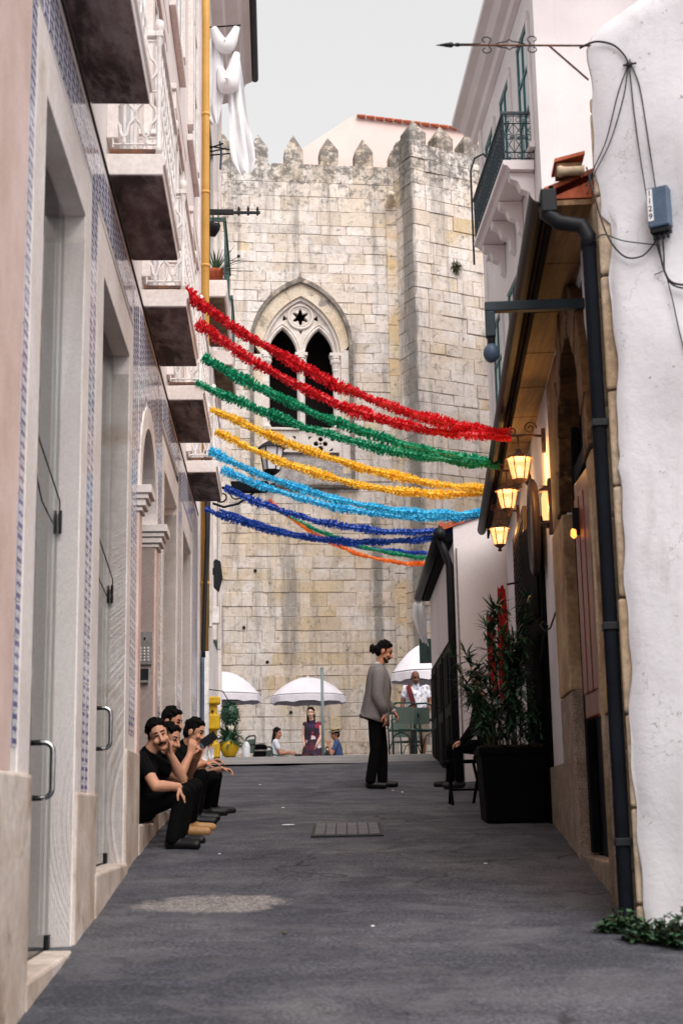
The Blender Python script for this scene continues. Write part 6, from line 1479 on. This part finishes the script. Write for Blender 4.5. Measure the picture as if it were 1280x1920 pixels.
rings = [(3.075,.385,.062,.075),(3.045,.385,.085,.135),(3.0,.39,.105,.195),(2.9,.395,.135,.205),(2.76,.39,.148,.198),(2.64,.37,.152,.192),(2.54,.355,.162,.195),(2.46,.345,.168,.20),(2.415,.34,.172,.203)]
b = MB(); n = 28
for (z, cx, rx, ry) in rings:
    for j in range(n):
        a = 2*math.pi*j/n; fold = 1 + .025*math.sin(a*5 + z*7); zz = z + (.06*math.cos(a + .0) * -1 if z < 2.42 else 0)*1.0
        b.v.append((cx - off.x + rx*fold*math.cos(a), ry*fold*math.sin(a), zz - off.z + (.03 if z < 2.42 and math.cos(a) < -.9 else 0)))
b.f = [(i*n + j, i*n + (j+1) % n, (i+1)*n + (j+1) % n, (i+1)*n + j) for i in range(len(rings)-1) for j in range(n)]
bl = b.build('blazer', blz, root, smooth=True); sd = bl.modifiers.new('s', 'SOLIDIFY'); sd.thickness = .008; sd.offset = 1
for s_ in (-1, 1):
    e_, w_ = (V3(J['elR']), V3(J['wrR'])) if s_ < 0 else (V3(J['elL']), V3(J['wrL'])); sh = V3(J['shR' if s_ < 0 else 'shL'])
    pts = [sh + Vector((0, -s_*.03, .035)) - off, sh + Vector((0, s_*.015, -.03)) - off, sh.lerp(e_, .5) - off, e_ - off + Vector((-.012, 0, .01)), e_.lerp(w_, .5) - off, w_ - off + Vector((0, 0, .005))]
    MB().tube(pts, [.062, .078, .074, .070, .062, .055], 14).build('sleeve', blz, bl, smooth=True)
MB().tube([(.40 - off.x, 0, 3.085 - off.z), (.40 - off.x, 0, 3.07 - off.z)], .07, 14).build('collar', blz, bl, smooth=True)
MB().prism([(.50 - off.x, 2.99 - off.z), (.545 - off.x, 2.80 - off.z), (.53 - off.x, 2.70 - off.z), (.495 - off.x, 2.86 - off.z)], 'y', -.085, -.075).prism([(.50 - off.x, 2.99 - off.z), (.55 - off.x, 2.80 - off.z), (.53 - off.x, 2.70 - off.z), (.495 - off.x, 2.86 - off.z)], 'y', .075, .085).build('lapel', plain('dark_lapel', srgb(70,66,68), .9), bl)
# --- man sitting behind the plant
J = dict(pel=(1.62,16.35,2.08), chest=(1.57,16.32,2.42), neck=(1.55,16.30,2.60), head=(1.52,16.26,2.78), face=(-.8,-.5,-.3), hup=(0,0,1), shL=(1.50,16.12,2.54), shR=(1.60,16.50,2.54), elL=(1.42,15.98,2.28), wrL=(1.30,16.0,2.14), hdL=(-.8,.2,-.3), hnL=(.1,.2,-1), elR=(1.5,16.62,2.28), wrR=(1.35,16.3,2.16), hdR=(-.7,-.5,-.2), hnR=(0,0,-1),
 hipL=(1.61,16.25,2.07), hipR=(1.63,16.45,2.07), knL=(1.26,16.30,2.10), knR=(1.22,16.62,2.10), anL=(1.28,16.36,1.72), anR=(1.20,16.75,1.72), toL=(1.12,16.40,1.655), toR=(1.04,16.80,1.68))
person('person in black sitting behind the tall plant, hands on the knees', J, skin_set(srgb(206,152,128), BLK, srgb(6,6,8), srgb(28,27,28), HAIR), dict(sleeve='long', seed=12), .009, (1.5, 16.35, g(16.35)))
ch2 = empty('dark_stool', (1.64, 16.36, g(16.36)), 0, 'dark round stool under the person behind the plant', 'stool')
MB().lathe([(.19, .32), (.2, .34), (.2, .37), (.18, .385)], 18).build('seat', mt('black_paint'), ch2)
for a in (.8, 2.37, 3.94, 5.5): MB().tube([(.13*math.cos(a), .13*math.sin(a), .33), (.19*math.cos(a), .19*math.sin(a), 0)], .014, 6).build('leg', mt('black_paint'), ch2)
# --- man in the patterned shirt with a dark red sash
gz2 = g(26.3); wx = 1.31
J = dict(pel=(wx,26.3,gz2+.97), chest=(wx,26.3,gz2+1.25), neck=(wx,26.28,gz2+1.44), head=(wx-.01,26.24,gz2+1.575), face=(.25,-1,-.35), hup=(0,-.1,1), shL=(wx+.19,26.3,gz2+1.385), shR=(wx-.19,26.3,gz2+1.385), elL=(wx+.26,26.27,gz2+1.11), wrL=(wx+.20,26.12,gz2+.93), hdL=(-.3,-.6,-.5), hnL=(-.6,.2,-.4), elR=(wx-.26,26.27,gz2+1.11), wrR=(wx-.26,26.2,gz2+.87), hdR=(0,-.2,-1), hnR=(.8,0,0),
 hipL=(wx+.09,26.3,gz2+.92), hipR=(wx-.09,26.3,gz2+.92), knL=(wx+.10,26.28,gz2+.49), knR=(wx-.10,26.28,gz2+.49), anL=(wx+.10,26.3,gz2+.09), anR=(wx-.10,26.3,gz2+.09), toL=(wx+.12,26.14,gz2+.04), toR=(wx-.12,26.14,gz2+.04))
ms = skin_set(srgb(116,74,58), srgb(226,224,228), srgb(120,112,104), srgb(40,34,30), srgb(30,24,22)); ms['top'] = mt('print_shirt'); ms['bottom'] = plain('khaki_shorts', srgb(138,128,112), .9)
root, off = person('man in a white patterned shirt with a dark red sash behind the green chairs', J, ms, dict(hair='none', shin='skin', cuff=.04), .010, (wx, 26.3, gz2))
b = MB(); cloth_strip(b, [(-.15, -.135, 1.43), (-.12, -.155, 1.3), (-.08, -.165, 1.15), (-.03, -.16, .98)], [.10, .11, .11, .11], .004, 2, 6); b.build('sash', mt('sash'), root, smooth=True)
# --- woman in the patterned dress walking on the square
wz = g(31); x = -.72
J = dict(pel=(x,31,wz+.93), chest=(x,31,wz+1.22), neck=(x-.005,30.99,wz+1.40), head=(x-.02,30.96,wz+1.57), face=(-.12,-1,.02), hup=(0,0,1), shL=(x+.15,31,wz+1.345), shR=(x-.15,31.02,wz+1.345), elL=(x+.20,31,wz+1.08), wrL=(x+.10,30.86,wz+.90), hdL=(-.2,-.2,-.9), hnL=(-.8,0,0), elR=(x-.2,31.05,wz+1.1), wrR=(x-.16,30.95,wz+.88), hdR=(0,-.2,-1), hnR=(.8,0,0),
 hipL=(x+.08,31,wz+.88), hipR=(x-.08,31,wz+.88), knL=(x+.10,31.06,wz+.48), knR=(x-.12,30.88,wz+.48), anL=(x+.12,31.2,wz+.10), anR=(x-.13,30.86,wz+.09), toL=(x+.12,31.08,wz+.04), toR=(x-.13,30.72,wz+.04))
ms = skin_set(srgb(220,176,156), BLK, BLK, srgb(60,40,34), srgb(58,36,28)); ms['top'] = mt('dress')
root, off = person('woman in a dark red patterned sleeveless dress walking across the square', J, ms, dict(sleeve='none', hair='long', male=False, shin='skin', thigh='skin', cuff=.034, torso=.82, leg=.86, hand=.9), .010, (x, 31, wz))
rings = [(1.36,.08,.05),(1.30,.155,.095),(1.2,.15,.115),(1.08,.128,.10),(.98,.145,.11),(.86,.19,.15),(.74,.22,.18),(.68,.235,.19)]
b = MB(); n = 26
for (z, rx, ry) in rings:
    for j in range(n): a = 2*math.pi*j/n; f_ = 1 + (.05*math.sin(a*7) if z < .95 else 0); b.v.append((rx*f_*math.cos(a), ry*f_*math.sin(a), z + (.02*math.sin(a*3) if z < .7 else 0)))
b.f = [(i*n + j, i*n + (j+1) % n, (i+1)*n + (j+1) % n, (i+1)*n + j) for i in range(len(rings)-1) for j in range(n)]
b.build('dress', mt('dress'), root, smooth=True)
# --- seated woman in white and man in a straw hat
def sitter(x, y, z, fx, label, ms, o, armup=False):
    J = dict(pel=(x,y,z+.54), chest=(x+fx*.02,y,z+.84), neck=(x+fx*.03,y,z+1.02), head=(x+fx*.06,y-.02,z+1.16), face=(fx*.9,-.4,-.1), hup=(0,0,1), shL=(x+fx*.02,y+.17,z+.97), shR=(x+fx*.02,y-.17,z+.97))
    J.update(elL=(x+fx*.12,y+.2,z+.73), wrL=(x+fx*.32,y+.1,z+.76), hdL=(fx,0,0), hnL=(0,0,-1), elR=(x+fx*.14,y-.22,z+.72), wrR=(x+fx*(.2 if armup else .34),y-.12,z+(.92 if armup else .74)), hdR=(fx*.3 if armup else fx,0,.9 if armup else 0), hnR=(0,.6,-.6))
    J.update(hipL=(x,y+.09,z+.53), hipR=(x,y-.09,z+.53), knL=(x+fx*.4,y+.11,z+.52), knR=(x+fx*.4,y-.11,z+.52), anL=(x+fx*.36,y+.11,z+.10), anR=(x+fx*.38,y-.11,z+.10), toL=(x+fx*.52,y+.11,z+.05), toR=(x+fx*.54,y-.11,z+.05))
    return person(label, J, ms, o, .011, (x, y, z))
ms = skin_set(srgb(190,132,108), srgb(220,222,232), srgb(104,110,134), srgb(60,60,66), srgb(34,24,22))
sitter(-1.56, 31.75, 1.93, 1, 'woman in a white top with long dark hair sitting at the cafe table', ms, dict(hair='long', male=False))
ms = skin_set(srgb(178,122,96), srgb(72,92,134), srgb(40,46,64), srgb(50,40,34), srgb(60,46,38))
root, off = sitter(-.17, 32.0, 1.90, -1, 'man in a blue shirt and straw hat sitting at the cafe table', ms, dict(belly=True, seed=8), True)
hc = Vector((-.06, -.02, 1.215)); hm = Matrix.Translation(hc) @ Matrix.Rotation(R(-8), 4, 'Y')
ht = MB().lathe([(.145, .0), (.15, .01), (.085, .018), (.083, .075), (.07, .09), (.01, .085)], 20, m=hm).build('hat', mt('straw'), root, smooth=False)
MB().lathe([(.0865, .022), (.0865, .05)], 20, m=hm).build('hat_band', mt('black_print'), ht)
